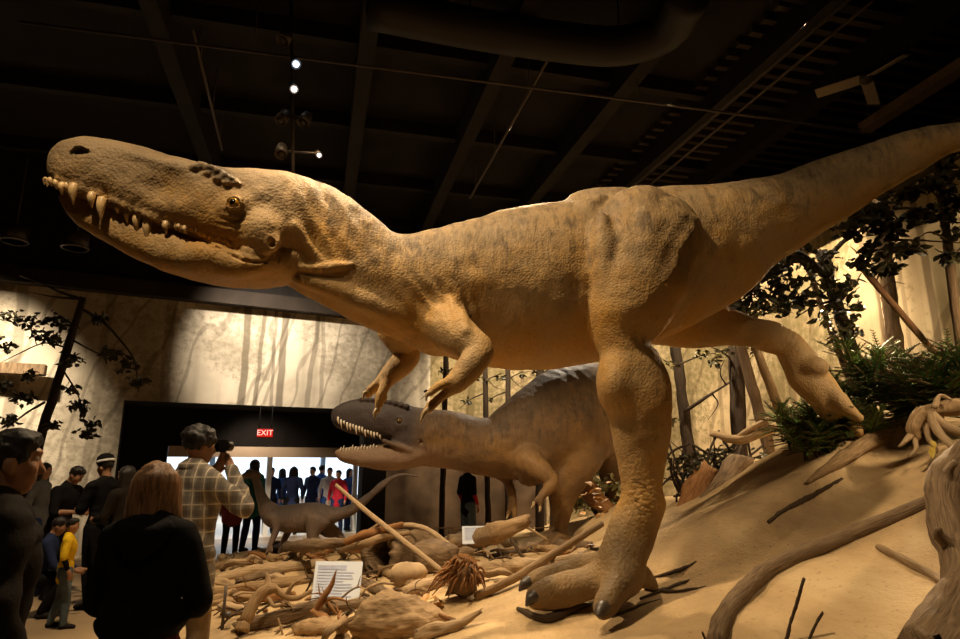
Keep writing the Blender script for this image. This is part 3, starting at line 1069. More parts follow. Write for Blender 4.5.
    for x, y, r in ((196, 166, .035), (203, 164, .040), (211, 166, .040), (219, 169, .040), (226, 173, .042), (232, 176, .036), (237, 180, .028), (208, 171, .03), (218, 176, .032), (227, 180, .03)):
        f.ell((f.hit(x, y + 3) or P(x, y, 3.97)) + Vector((0, .0, 0)), (r * rnd.uniform(.9, 1.3), r * 1.0, r * rnd.uniform(.55, .8)), .018)
    sl_ = catmull([(180, 234), (196, 239), (212, 244), (224, 251), (236, 257), (250, 261), (266, 262)], 3)
    W = [f.hit(*q_) for q_ in sl_]
    W = [h_ + Vector((0, .008, 0)) for h_ in W if h_ is not None]
    f.cap([(h_, .022 if 0 < q_ < len(W) - 3 else .014, .0095) for q_, h_ in enumerate(W)], .006, 2, (0, -1, 0), 'sub')
    eh = f.hit(234, 203)
    f.ell(eh + Vector((0, .02, 0)), (.095, .05, .085), .05)
    eh = f.hit(234, 203)
    f.ell(eh, (.042, .03, .034), .010, 'sub')
    rim = [(eh + Vector((.047 * math.cos(a_), -.006, .039 * math.sin(a_))), .0105 + .004 * max(math.sin(a_), 0)) for a_ in [2 * PI * q_ / 14 for q_ in range(15)]]
    f.cap(rim, .008, 2)
    eyec = eh + Vector((0, .014, 0))
    nh = f.hit(79, 150)
    if nh: f.ell(nh, (.055, .05, .016), .012, 'sub', R=Matrix.Rotation(.12, 3, 'Y'))
    if nh: f.cap([(nh + Vector((-.055, 0, .0)), .01), (nh + Vector((0, -.012, .026)), .012), (nh + Vector((.055, .0, .012)), .01)], .02)
    ear = f.hit(271, 242)
    f.ell(ear + Vector((0, .01, 0)), (.06, .035, .065), .04)
    ear = f.hit(271, 242)
    f.ell(ear, (.018, .05, .030), .010, 'sub')
    def fold(pix_, r, k, inn=.3):
        W = [(f.hit(*q_), r_) for q_, r_ in zip(pix_, r)]
        W = [(h_ + Vector((0, r_ * inn, 0)), r_) for h_, r_ in W if h_ is not None]
        if len(W) > 1: f.cap(W, k, 4)
    fold([(294, 226), (304, 242), (318, 258), (330, 266)], (.02, .03, .03, .02), .05)
    fold([(300, 267), (318, 268), (338, 266), (352, 264)], (.018, .032, .030, .012), .02)
    fold([(452, 300), (460, 315), (466, 330)], (.02, .03, .02), .05)
    teeth = []
    for x, y, ln, wd in ((50, 181, 7, 5), (55, 183, 8, 5), (61, 186, 10, 6), (66, 186, 8, 5), (73, 187, 18, 8), (91, 196, 13, 7), (101, 201, 20, 8), (116, 209, 6, 4), (126, 214, 10, 5),
                         (136, 218, 14, 7), (147, 222, 20, 8), (165, 225, 10, 6), (178, 227, 6, 4), (184, 229, 7, 4)):
        h = f.hit(x, y - 1) or f.hit(x + 2, y - 3) or P(x, y, 3.95)
        teeth.append((h, ln, wd))
    V, F = f.mesh()
    root = empty('dinosaur', (.55, 4.65, zt(.55, 4.65)), 'towering tan dinosaur with a closed toothy jaw, striding over the sand on one planted foot', 'dinosaur')
    sk = skin_mat('tawny_hide', (.42, .27, .115), (.45, .25, .065), (.07, .047, .028), (.26, .19, .11))
    o = mesh_obj('body', V, F, None)
    N = normals_of(o.data)
    dr = dors_of(V, trunk + [])
    D = np.zeros_like(V)
    D += wrinkle(V, N, P(640, 498, 4.58), (.15, 0, 1), .12, .05, .017, True)
    D += wrinkle(V, N, P(606, 545, 4.5), (.45, 0, 1), .13, .035, .007, True)
    D += wrinkle(V, N, P(452, 318, 4.45), (1, 0, .25), .17, .075, .014)
    D += wrinkle(V, N, P(420, 300, 4.4), (.75, 0, .65), .16, .10, .012)
    D += wrinkle(V, N, P(330, 225, 4.2), (.8, 0, .5), .35, .11, .007)
    D += wrinkle(V, N, P(680, 270, 4.8), (.85, 0, -.5), .30, .13, .014)
    D += wrinkle(V, N, P(238, 222, 3.95), (.2, 0, 1), .12, .04, .005)
    D += wrinkle(V, N, P(605, 606, 4.3), (.1, .3, 1), .09, .03, .006, True)
    D += wrinkle(V, N, P(792, 338, 5.8), (.8, 0, -.5), .12, .05, .008)
    D += wrinkle(V, N, P(382, 398, 4.7), (.2, 0, 1), .10, .034, .008, True)
    D += N * (.012 * fbm(V * 2.6, 3, 4) + .005 * fbm(V * 9, 2, 6))[:, None]
    V2 = V + D
    o.data.vertices.foreach_set('co', V2.astype(np.float32).ravel())
    pl = np.clip((-1.15 - V[:, 0]) / .25, 0, 1)
    pl = np.maximum(pl, np.clip((1.75 - V[:, 2]) / .3, 0, 1) * (np.abs(V[:, 0] - .75) < .9))
    attr(o.data, 'dors', dr); attr(o.data, 'plain', pl)
    px, py = pix_arr(V)
    cr = np.clip((14 - np.hypot((px - 220) / 1.5, (py - 172 - (px - 220) * .35) * 1.5)) / 6, 0, 1) * (px > 203)
    cr = np.maximum(cr, .8 * np.clip(1 - np.hypot((px - 262) / 16, (py - 196) / 9), 0, 1))
    cr = np.maximum(cr, .5 * (px < 90) * np.clip(1 - np.abs(py - 186) / 9, 0, 1))
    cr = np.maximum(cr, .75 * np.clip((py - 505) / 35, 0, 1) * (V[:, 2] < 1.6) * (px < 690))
    cr = np.maximum(cr, .45 * np.clip(1 - np.hypot((px - 600) / 45, (py - 215) / 22), 0, 1))
    attr(o.data, 'neck', np.clip(1 - np.abs(px - 370) / 95, 0, 1) * (py < 330))
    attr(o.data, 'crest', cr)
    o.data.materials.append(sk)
    o.data.transform(Matrix.Translation(-root.location))
    o.parent = root
    eye_obj(root, eyec, .040, (-.15, -1, .05), (.62, .33, .03))
    for h, ln, wd in teeth:
        s_ = mpp(200, 3.9)
        b0 = h + Vector((0, .012, .012))
        L = ln * s_ * 1.15
        cone_claw('tooth', root, [b0, b0 + Vector((.004, -.012, -.4 * L)), b0 + Vector((.014, -.004, -L))], [wd * s_ * .58, wd * s_ * .52, .003], TOOTHM)
    # far-side teeth peeping past the snout tip
    for x, y, ln in ((47, 182, 6), (44, 181, 5)):
        s_ = mpp(200, 3.97); b0 = P(x + 1, y - 1, 4.0)
        cone_claw('tooth', root, [b0 + Vector((.012, 0, .01)), b0, b0 + Vector((0, 0, -ln * s_))], [.016, .015, .003], TOOTHM)
    for pts, r in (([P(541, 597, 4.6), P(532, 598, 4.57), P(526, 606, 4.54)], .055), ([P(533, 582, 4.94), P(525, 584, 4.92), P(519, 591, 4.9)], .055), ([P(604, 607, 4.27), P(600, 612, 4.22), P(598, 616, 4.18)], .05)):
        cone_claw('claw', root, pts, [r, r * .8, .008], NAILM)
    for pts, r in (([P(431, 392, 4.10), P(427, 395, 4.09), P(426, 401, 4.08)], .020), ([P(429, 409, 4.13), P(424, 413, 4.12), P(420, 423, 4.11)], .022),
                   ([P(369, 393, 4.78), P(365, 393, 4.77), P(363, 400, 4.76)], .021), ([P(378, 409, 4.68), P(375, 413, 4.66), P(375, 419, 4.65)], .022)):
        cone_claw('claw', root, pts, [r, r * .75, .004], PALECLAW)
    return root


tall_dino()

# ------------------------------------------------------------------ the second, crouching dinosaur and the slender small one
def C(px, py, Y, rpx, rs=None):
    m = mpp(py, Y)
    return (P(px, py, Y), rpx * m) if rs is None else (P(px, py, Y), rpx * m, rs * m)


def second_dino():
    f = Field(rect_axes(-2.25, 3.0, .022, -2.25, -.6, .014), np.arange(8.3, 13.4, .026), rect_axes(.3, 3.4, .022, 1.4, 2.7, .014))
    trunk = [ring((404, 407), (412, 466), 9.0, .30), ring((424, 409), (430, 466), 9.0, .29), ring((446, 411), (452, 469), 9.02, .30), ring((472, 417), (474, 473), 9.06, .32),
             ring((500, 416), (498, 478), 9.12, .37), ring((522, 400), (520, 482), 9.2, .45), ring((546, 382), (545, 481), 9.35, .55), ring((572, 365), (572, 472), 9.6, .60),
             ring((592, 363), (592, 460), 9.9, .56), ring((614, 370), (612, 452), 10.3, .46), ring((628, 380), (626, 440), 10.9, .34), ring((636, 388), (636, 430), 11.6, .24), ring((642, 392), (642, 418), 12.3, .15), ring((646, 396), (646, 406), 12.9, .06)]
    f.loft(trunk, .05, 5)
    # head: upper and lower jaw held wide open
    f.loft([ring((338, 413), (337, 421), 8.86, .09), ring((344, 404), (343, 428), 8.87, .15), ring((358, 399), (356, 434), 8.9, .19), ring((374, 399), (373, 438), 8.93, .22), ring((390, 401), (388, 441), 8.97, .27), ring((406, 406), (406, 450), 9.0, .29), ring((420, 409), (422, 460), 9.0, .28)], .02, 5, pw=2.4)
    f.loft([ring((338, 450), (340, 457), 8.88, .08), ring((346, 448), (347, 463), 8.89, .13), ring((362, 446), (363, 467), 8.91, .16), ring((380, 444), (381, 470), 8.95, .21), ring((398, 441), (402, 470), 8.98, .26), ring((416, 438), (420, 466), 9.0, .27)], .02, 5, pw=2.3)
    f.cap([C(384, 441, 8.75, 2.5), C(398, 446, 8.72, 3.2), C(410, 450, 8.74, 2.5)], .03)
    f.ell(P(402, 424, 8.74), (.09, .05, .09), .04)
    for i in range(9):
        x = 362 + i * 5.6
        f.ell(P(x, 399.5 + (i / 8) ** 2 * 7, 8.78), (.04, .05, .035), .03)
    eh = f.hit(399, 421)
    f.ell(eh, (.04, .04, .035), .015, 'sub')
    ear = f.hit(421, 442)
    f.ell(ear, (.025, .06, .04), .02, 'sub')
    for q in ((358, 443), (370, 442)): f.ell(P(*q, 8.9), (.10, .10, .03), .04, 'sub')
    # arms
    f.ell(P(530, 466, 8.85), (.24, .2, .26), .12)
    f.cap([C(528, 462, 8.75, 15), C(542, 472, 8.64, 11), C(551, 480, 8.6, 8), C(549, 488, 8.56, 6), C(543, 494, 8.54, 4.6)], .06)
    f.cap([C(543, 494, 8.54, 4), C(538, 498, 8.5, 2.8), C(534, 503, 8.49, 2)], .02)
    f.cap([C(543, 495, 8.54, 4), C(541, 501, 8.5, 2.8), C(540, 507, 8.49, 2)], .02)
    f.cap([C(498, 470, 9.35, 9), C(506, 479, 9.35, 5), C(511, 490, 9.3, 4.5), C(512, 499, 9.28, 4.2)], .05)
    f.cap([C(512, 499, 9.28, 4), C(510, 508, 9.26, 2.8), C(508, 514, 9.25, 2)], .015)
    f.cap([C(513, 500, 9.28, 4), C(514, 509, 9.24, 3.0), C(515, 519, 9.23, 2)], .015)
    # legs: one planted, one tucked behind
    f.loft([ring((575, 420), (580, 480), 9.25, .26), ring((545, 470), (594, 462), 9.2, .24), ring((545, 485), (584, 482), 9.2, .19), ring((548, 498), (577, 497), 9.22, .14), ring((550, 512), (572, 513), 9.22, .115),
            ring((549, 528), (568, 529), 9.2, .11), ring((547, 540), (567, 542), 9.17, .12)], .05, 5)
    f.cap([C(556, 541, 9.1, 9), C(544, 546, 8.95, 6), C(534, 549, 8.85, 4)], .03)
    f.cap([C(558, 541, 9.05, 9), C(555, 548, 8.85, 6.5), C(553, 553, 8.7, 4.5)], .03)
    f.cap([C(563, 541, 9.1, 8), C(571, 547, 8.95, 5.5), C(575, 551, 8.85, 4)], .03)
    f.loft([ring((590, 410), (612, 478), 10.2, .26), ring((590, 455), (625, 455), 10.2, .22), ring((600, 475), (630, 475), 10.2, .18), ring((608, 497), (632, 497), 10.2, .14), ring((612, 515), (632, 515), 10.2, .12), ring((610, 530), (630, 530), 10.2, .12)], .05, 4)
    V, F = f.mesh()
    root = empty('dinosaur', (.6, 9.3, zt(.6, 9.3)), 'crouching grey brown dinosaur with wide open jaws, low behind the leg of the striding one', 'dinosaur')
    sk = skin_mat('grey_brown_hide', (.16, .092, .04), (.21, .115, .038), (.03, .02, .012), (.075, .048, .027), stripe=.8)
    nt = sk.node_tree
    b = nt.nodes['Principled BSDF']
    old = b.inputs['Base Color'].links[0].from_socket
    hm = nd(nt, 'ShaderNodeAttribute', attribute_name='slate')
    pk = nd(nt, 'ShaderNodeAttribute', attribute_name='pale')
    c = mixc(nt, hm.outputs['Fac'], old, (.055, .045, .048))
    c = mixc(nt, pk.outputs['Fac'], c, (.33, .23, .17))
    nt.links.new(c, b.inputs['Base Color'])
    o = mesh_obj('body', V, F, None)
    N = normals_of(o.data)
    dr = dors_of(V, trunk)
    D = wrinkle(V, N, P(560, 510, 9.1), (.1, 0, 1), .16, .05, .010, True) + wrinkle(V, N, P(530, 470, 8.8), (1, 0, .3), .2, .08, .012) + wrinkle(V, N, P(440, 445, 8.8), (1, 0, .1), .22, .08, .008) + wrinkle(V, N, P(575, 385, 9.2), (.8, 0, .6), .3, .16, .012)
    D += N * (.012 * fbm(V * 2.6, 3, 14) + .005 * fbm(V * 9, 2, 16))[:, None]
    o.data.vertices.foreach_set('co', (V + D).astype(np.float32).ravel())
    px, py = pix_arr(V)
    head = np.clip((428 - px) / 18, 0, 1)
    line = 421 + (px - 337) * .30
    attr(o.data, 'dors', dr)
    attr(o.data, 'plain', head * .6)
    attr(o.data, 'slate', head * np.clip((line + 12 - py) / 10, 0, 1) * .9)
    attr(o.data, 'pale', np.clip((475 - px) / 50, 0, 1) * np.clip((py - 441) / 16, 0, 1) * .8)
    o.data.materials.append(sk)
    o.data.transform(Matrix.Translation(-root.location))
    o.parent = root
    eye_obj(root, eh + Vector((0, .012, 0)), .034, (-.2, -1, 0), (.16, .09, .03))
    tm = simple('tooth_pale', (.68, .60, .50), .35, .15, 20, 0, .5)
    for i in range(15):
        t = i / 14
        x = 338 + 42 * t; y = 421 + 17 * t ** .75
        h = f.hit(x, y - 3) or P(x, y - 3, 8.75)
        L = (6.0 + 2.6 * math.sin(i * 2.3)) * (1 - .35 * t) * mpp(430, 8.8)
        cone_claw('tooth', root, [h + Vector((0, .03, .03)), h + Vector((0, .0, -.25 * L)), h + Vector((.012, .01, -L))], [.016, .015, .003], tm)
    for i in range(13):
        t = i / 12
        x = 340 + 36 * t; y = 450 - 4 * t
        h = f.hit(x, y + 2) or P(x, y + 2, 8.8)
        L = (5.0 + 1.8 * math.sin(i * 1.9)) * (1 - .3 * t) * mpp(430, 8.8)
        cone_claw('tooth', root, [h + Vector((0, .03, -.02)), h + Vector((0, .005, .35 * L)), h + Vector((.01, .012, L))], [.014, .012, .003], tm)
    for a, b_, r in (((534, 549, 8.85), (526, 552, 8.8), .035), ((553, 553, 8.7), (551, 558, 8.62), .04), ((575, 551, 8.85), (580, 555, 8.8), .035)):
        p0, p1 = P(*a), P(*b_)
        cone_claw('claw', root, [p0 + Vector((0, .03, .01)), p0 * .5 + p1 * .5 + Vector((0, 0, .01)), p1], [r, r * .8, .006], NAILM)
    for a, b_ in (((534, 502, 8.49), (531, 508, 8.47)), ((540, 506, 8.49), (539, 512, 8.47)), ((508, 513, 9.25), (506, 519, 9.24)), ((515, 518, 9.23), (513, 525, 9.22))):
        p0, p1 = P(*a), P(*b_)
        cone_claw('claw', root, [p0, p0 * .5 + p1 * .5 + Vector((.01, 0, 0)), p1], [.022, .017, .004], PALECLAW)
    return root


def small_dino():
    Y = 10.35
    f = Field(np.arange(-4.3, -.8, .014), np.arange(9.8, 11.1, .016), np.arange(.15, 1.95, .013))
    trunk = [ring((262, 503), (268, 514), Y, .10), ring((270, 507), (274, 526), Y, .15), ring((284, 505), (287, 532), Y, .2), ring((300, 503), (302, 533), Y, .22), ring((316, 503), (317, 531), Y, .2), ring((330, 506), (330, 525), Y, .15),
             ring((346, 506), (346, 518), Y, .10), ring((358, 500), (362, 508), Y, .07), ring((370, 491), (374, 497), Y, .05), ring((382, 481), (386, 486), Y, .035), ring((393, 475), (395, 479), Y, .025), ring((404, 473), (404, 476), Y, .018), ring((417, 475), (417, 477), Y, .012)]
    f.loft(trunk, .03, 5)
    f.cap([C(274, 514, Y, 9), C(266, 506, Y, 7), C(261, 496, Y, 5), C(258, 486, Y, 4), C(255, 477, Y, 3.6)], .04)
    f.cap([C(257, 475, Y, 4), C(250, 474, Y - .02, 4.2), C(242, 477, Y - .04, 2.6), C(236, 480, Y - .05, 1.6)], .02)
    f.ell(P(249, 471, Y), (.05, .06, .035), .02)
    for dy, kn in ((-.17, 0), (.17, 1)):
        q = Y + dy
        if kn == 0:
            f.loft([ring((318, 506), (316, 534), q, .12), ring((306, 528), (324, 523), q, .12), ring((307, 538), (318, 534), q - .02, .075), ring((313, 543), (320, 538), q - .02, .05)], .04)
            f.cap([C(313, 539, q, 4.5), C(322, 543, q, 3.6), C(330, 545, q, 2.6)], .02)
            f.cap([C(330, 545, q, 2.6), C(327, 549, q - .02, 2.3), C(323, 553, q - .04, 2.3)], .015)
            tx, ty = 323, 553
        else:
            f.cap([C(320, 520, q, 11), C(328, 529, q, 8), C(337, 533, q, 4.5), C(342, 538, q, 3), C(341, 546, q, 2.3), C(337, 552, q - .02, 2.3)], .03)
            tx, ty = 337, 552
        for dx, d2 in ((-8, -.05), (-5, -.18), (4, -.12)):
            f.cap([C(tx, ty, q - .03, 2.3), C(tx + dx * .6, ty + 1.5, q + d2 * .6, 1.9), C(tx + dx, ty + 2.5, q + d2, 1.2)], .012)
    for dy, dx in ((-.14, 0), (.14, 12)):
        q = Y + dy
        f.cap([C(274 + dx * .5, 518, q, 6), C(276 + dx, 529, q, 4), C(273 + dx, 538, q - .02, 3), C(270 + dx, 545, q - .04, 2.4)], .03)
        for d3 in (-2.5, 0, 2.5):
            f.cap([C(270 + dx, 545, q - .04, 1.8), C(269.5 + dx + d3, 550, q - .05, 1.3), C(268 + dx + d3, 555, q - .05, .8)], .01)
    V, F = f.mesh()
    root = empty('dinosaur', (-2.6, Y, .25), 'slender small grey dinosaur with a raised thin tail, standing among the logs before the lobby', 'dinosaur')
    sk = skin_mat('dusky_hide', (.25, .185, .15), (.28, .20, .15), (.09, .07, .06), (.16, .125, .11), stripe=.6)
    o = mesh_obj('body', V, F, None)
    N = normals_of(o.data)
    o.data.vertices.foreach_set('co', (V + N * (.006 * fbm(V * 6, 3, 4))[:, None]).astype(np.float32).ravel())
    attr(o.data, 'dors', dors_of(V, trunk)); attr(o.data, 'plain', np.zeros(len(V)))
    o.data.materials.append(sk)
    o.data.transform(Matrix.Translation(-root.location))
    o.parent = root
    eye_obj(root, P(250, 473, Y - .065), .016, (-.2, -1, 0), (.3, .2, .05))


second_dino()
small_dino()

# ------------------------------------------------------------------ visitors
SKIN = simple('skin_tan', (.36, .185, .105), .5, .12, 9, .04, .35)
SKIN2 = simple('skin_fair', (.50, .28, .175), .5, .10, 9, .04, .35)
HAIRB = simple('hair_black', (.012, .009, .008), .45, .3, 40, .3, .4, stretch=(6, 6, .6))
HAIRL = simple('hair_light_brown', (.27, .145, .072), .38, .6, 16, .4, .5, stretch=(7, 7, .35))
EYEW = simple('eye_white', (.7, .68, .62), .2, .03, 5, 0, .5)


def cloth(name, c, var=.2, sc=14): return simple(name, c, .85, var, sc, .25, .1)


CL = {k: cloth('cloth_' + k, c) for k, c in dict(black=(.008, .0075, .008), charcoal=(.018, .014, .011), maroon=(.22, .05, .06), khaki=(.24, .17, .10), yellow=(.78, .50, .02), jeans=(.10, .13, .16),
      navy=(.02, .03, .08), blue=(.05, .12, .38), teal=(.03, .16, .17), white=(.75, .76, .78), red=(.42, .02, .035), grey=(.13, .13, .13), shoe=(.02, .018, .017)).items()}


def plaid_mat():
    m, nt, b = new_mat('plaid_cotton', .85, (.4, .34, .26), .1)
    at = nd(nt, 'ShaderNodeTexCoord')
    sep = nd(nt, 'ShaderNodeSeparateXYZ'); nt.links.new(at.outputs['Object'], sep.inputs[0])

    def stripes(axis, per, wd, off=0):
        v = math_(nt, 'FRACT', math_(nt, 'DIVIDE', math_(nt, 'ADD', sep.outputs[axis], off), per))
        return ramp(nt, v, [(wd - .04, (1, 1, 1)), (wd, (0, 0, 0))])
    c = (.27, .235, .19)
    c = mixc(nt, math_(nt, 'MULTIPLY', stripes(0, .072, .45), .55), c, (.10, .085, .075))
    c = mixc(nt, math_(nt, 'MULTIPLY', stripes(2, .085, .45), .5), c, (.12, .10, .09))
    c = mixc(nt, math_(nt, 'MULTIPLY', stripes(0, .072, .14, .02), .8), c, (.62, .54, .42))
    c = mixc(nt, math_(nt, 'MULTIPLY', stripes(2, .085, .12, .02), .7), c, (.62, .54, .42))
    nt.links.new(c, b.inputs['Base Color'])
    return m


CL['plaid'] = plaid_mat()


class Fig:
    """a standing figure; local x to its right, y ahead, z up, metres of a 1.75 m adult"""
    def __init__(s, base, face, h, turn=0, nod=0, lean=0):
        s.b = Vector(base); s.k = h / 1.75
        a = math.radians(face)                      # compass-like: 0 faces away from the camera (+Y), 90 faces +X
        s.f = Vector((math.sin(a), math.cos(a), 0)); s.r = Vector((math.cos(a), -math.sin(a), 0))
        s.turn = math.radians(turn); s.nod = math.radians(nod); s.lean = math.radians(lean)

    def L(s, x, y, z):
        if z > .93 and s.lean:
            d = z - .93
            y, z = y * math.cos(s.lean) + d * math.sin(s.lean), .93 + d * math.cos(s.lean) - y * math.sin(s.lean)
        return s.b + (s.r * x + s.f * y + Vector((0, 0, z))) * s.k

    def Hd(s, x, y, z):
        z -= 1.53
        y, z = y * math.cos(s.nod) + z * math.sin(s.nod), z * math.cos(s.nod) - y * math.sin(s.nod)
        x, y = x * math.cos(s.turn) + y * math.sin(s.turn), y * math.cos(s.turn) - x * math.sin(s.turn)
        return s.L(x, y, z + 1.53)

    def HR(s):
        o = s.Hd(0, 0, 1.53)
        cols = [(s.Hd(1, 0, 1.53) - o).normalized(), (s.Hd(0, 1, 1.53) - o).normalized(), (s.Hd(0, 0, 2.53) - o).normalized()]
        return np.array([[cols[j][i] for j in range(3)] for i in range(3)])


def person(base, face, h, label, skin, hair, top, low, hs='short', turn=0, nod=0, lean=0, arms=None, res=.012, group=None, fem=False, sit=False, coat=0.0, bare=False, sleeves=None, shoes='shoe', stride=.06, hem=None):
    F_ = Fig(base, face, h, turn, nod, lean)
    k, L, Hd = F_.k, F_.L, F_.Hd
    sw = .185 if fem else .205
    A = arms or {}
    RA = A.get('R', ((sw + .05, -.03, 1.15), (sw + .05, .06, .92), (0, .25, -1)))
    LA = A.get('L', ((-sw - .05, -.03, 1.15), (-sw - .05, .06, .92), (0, .25, -1)))
    legs = []
    for sx in (-1, 1):
        hip = (sx * .09, 0, .90)
        if sit: kn, an = (sx * .13, .36, .55 if sx > 0 else .5), (sx * .13, .14, .10)
        else: kn, an = (sx * .10, .02 + sx * stride * .5, .50), (sx * .105, -.03 + sx * stride, .085)
        legs.append((hip, kn, an))
    drop = .40 if sit else 0
    if sit: base = Vector(base)
    def Z(p): return (p[0], p[1], p[2] - (drop if p[2] > .7 else 0))
    def LL(p): return L(*p) - Vector((0, 0, drop * k if p[2] > .7 else 0))
    def HH_(x, y, z): return Hd(x, y, z) - Vector((0, 0, drop * k))
    root = empty('person', tuple(Vector(base)), label, 'person', group)
    lo = L(0, 0, 0) - Vector((.75, .75, .05)) * k; hi = L(0, 0, 1.85) + Vector((.75, .75, .02)) * k
    fy = F_.f

    def torso(f, g, z0=.88, flare=0.0, kk=.03, coll=.0):
        W = .94 if fem else 1.0
        R_ = [(z0, 0, .112 + g + flare, .165 + g + flare), (.97, 0, .11 + g + flare * .6, .160 + g + flare * .6), (1.10, 0, .10 + g, .138 * W + g), (1.28, .01, .115 + g, .158 * W + g), (1.40, -.005, .092 + g, .165 * W + g), (1.465, -.015, .066 + g, .11 + g * .7), (1.50 + coll, -.01, .055 + g * .7, .06 + g * .7)]
        f.loft([(LL((0, y_, z_)), fy, a_ * k, b_ * k) for n_, (z_, y_, a_, b_) in enumerate(R_) if n_ == 0 or z_ > z0 + .02], kk, 4)

    def arm(f, a, sx, g, full=True, cut=1.0):
        sh = (sx * (sw - .03), -.01, 1.405)
        e, w_ = a[0], a[1]
        p = [(LL(sh), (.060 + g) * k), (LL([sh[i] * .5 + e[i] * .5 for i in range(3)]), (.050 + g) * k), (LL(e), (.043 + g) * k)]
        if full: p += [(LL([e[i] * .6 + w_[i] * .4 for i in range(3)]), (.042 + g) * k), (LL([e[i] * (1 - cut) + w_[i] * cut for i in range(3)]), (.028 + g * .9) * k)]
        f.cap(p, .03, 4)

    def legs_(f, g, z_end=0.0):
        for hip, kn, an in legs:
            f.cap([(LL(hip), (.088 + g) * k), (LL([hip[i] * .5 + kn[i] * .5 if i < 2 else (hip[2] - drop) * .5 + kn[2] * .5 for i in range(3)]), (.078 + g) * k), (L(*kn), (.056 + g) * k), (L(*[kn[i] * .65 + an[i] * .35 for i in range(3)]), (.057 + g) * k), (L(*an), (.040 + g) * k)], .03, 4)

    def hand(f, a, sx, rr):
        w_ = Vector(a[1]); d = Vector(a[2]).normalized()
        pn = Vector(a[3]).normalized() if len(a) > 3 else Vector((-sx, 0, 0))
        sd = d.cross(pn).normalized()
        pn = sd.cross(d).normalized()
        q = lambda u, v, n_: LL(tuple(w_ + d * u + sd * v + pn * n_))
        f.cap([(q(-.02, 0, 0), .026 * k, .026 * k), (q(.03, 0, 0), .030 * k), (q(.07, 0, .004), .030 * k), (q(.09, 0, .006), .026 * k)], .02, 3)
        for i, (v, ln) in enumerate(((-.030, .065), (-.010, .078), (.010, .074), (.029, .056))):
            f.cap([(q(.075, v * .9, 0), .0105 * k), (q(.085 + ln * .45, v, .006), .0098 * k), (q(.08 + ln * .8, v, .022), .009 * k), (q(.078 + ln, v, .036), .008 * k)], .006, 3)
        t = -1 if (d.cross(pn).dot(Vector((0, 1, 0))) < 0) else 1
        f.cap([(q(.015, t * .022, .006), .013 * k), (q(.045, t * .045, .018), .0115 * k), (q(.075, t * .052, .030), .010 * k)], .01, 3)

    # ---- body: one continuous skin
    f = Field.box(lo, hi, res)
    torso(f, -.012)
    f.cap([(LL((0, -.012, 1.44)), .058 * k), (HH_(0, -.008, 1.54), .053 * k), (HH_(0, .0, 1.60), .055 * k)], .03)
    R = F_.HR()
    f.ell(HH_(0, .0, 1.655), np.array((.073, .093, .095)) * k, .02, R=R)
    f.ell(HH_(0, .035, 1.592), np.array((.055, .058, .062)) * k, .03, R=R)
    f.ell(HH_(0, .062, 1.548), np.array((.026, .022, .018)) * k, .02, R=R)
    f.cap([(HH_(0, .088, 1.655), .010 * k), (HH_(0, .105, 1.625), .012 * k), (HH_(0, .110, 1.612), .0135 * k)], .014)
    f.ell(HH_(0, .085, 1.683), np.array((.05, .018, .012)) * k, .02, R=R)
    for sx in (-1, 1):
        f.ell(HH_(sx * .075, -.004, 1.628), np.array((.011, .022, .033)) * k, .006, R=R)
        f.ell(HH_(sx * .032, .098, 1.660), np.array((.018, .014, .012)) * k, .012, 'sub', R=R)
        f.ell(HH_(sx * .042, .066, 1.622), np.array((.022, .022, .022)) * k, .02, R=R)
    f.ell(HH_(0, .088, 1.586), np.array((.024, .011, .006)) * k, .006, R=R)
    f.ell(HH_(0, .086, 1.573), np.array((.021, .012, .007)) * k, .006, R=R)
    arm(f, RA, 1, -.006); arm(f, LA, -1, -.006)
    hand(f, RA, 1, 1); hand(f, LA, -1, 1)
    legs_(f, -.010)
    for hip, kn, an in legs:
        f.cap([(L(an[0], an[1], .06), .035 * k), (L(an[0], an[1] + .10, .035), .03 * k)], .02)
    V, Q = f.mesh()
    mesh_obj('body', V, Q, skin, root)
    if res < .014:
        for sx in (-1, 1):
            mb_ = MB(); mb_.lathe([(.012 * k * math.sin(PI * t / 8) + 1e-5, -.012 * k * math.cos(PI * t / 8)) for t in range(9)], HH_(sx * .032, .0775, 1.660), seg=10)
            eo = mb_.build('eye', EYEW, root)
            mi = MB(); mi.lathe([(.0062 * k * math.sin(PI * t / 6) + 1e-5, -.0062 * k * math.cos(PI * t / 6)) for t in range(7)], HH_(sx * .032, .0845, 1.660), seg=8)
            mi.build('iris', HAIRB, eo)
    # ---- hair
    f = Field.box(HH_(0, 0, 1.65) - Vector((.2, .2, .38)) * k, HH_(0, 0, 1.65) + Vector((.2, .2, .2)) * k, min(res, .012))
    if hs == 'short':
        f.ell(HH_(0, -.010, 1.672), np.array((.083, .098, .094)) * k, .01, R=R)
        f.ell(HH_(0, .030, 1.728), np.array((.066, .066, .036)) * k, .03, R=R)
        f.ell(HH_(0, .122, 1.612), np.array((.090, .090, .088)) * k, .03, 'sub', R=R)
        f.ell(HH_(0, .03, 1.545), np.array((.12, .11, .075)) * k, .02, 'sub', R=R)
    elif hs == 'curly':
        f.ell(HH_(0, -.012, 1.68), np.array((.092, .106, .092)) * k, .01, R=R)
        for i in range(40):
            a_, b_ = rnd.uniform(0, 2 * PI), rnd.uniform(-.2, 1.4)
            f.ell(HH_(.085 * math.cos(a_) * math.cos(b_), -.012 + .098 * math.sin(a_) * math.cos(b_), 1.68 + .088 * math.sin(b_)), .026 * k, .012)
        f.ell(HH_(0, .125, 1.60), np.array((.095, .095, .10)) * k, .012, 'sub', R=R)
        f.ell(HH_(0, .0, 1.54), np.array((.12, .12, .06)) * k, .012, 'sub', R=R)
    else:
        f.ell(HH_(0, -.012, 1.668), np.array((.088, .104, .100)) * k, .01, R=R)
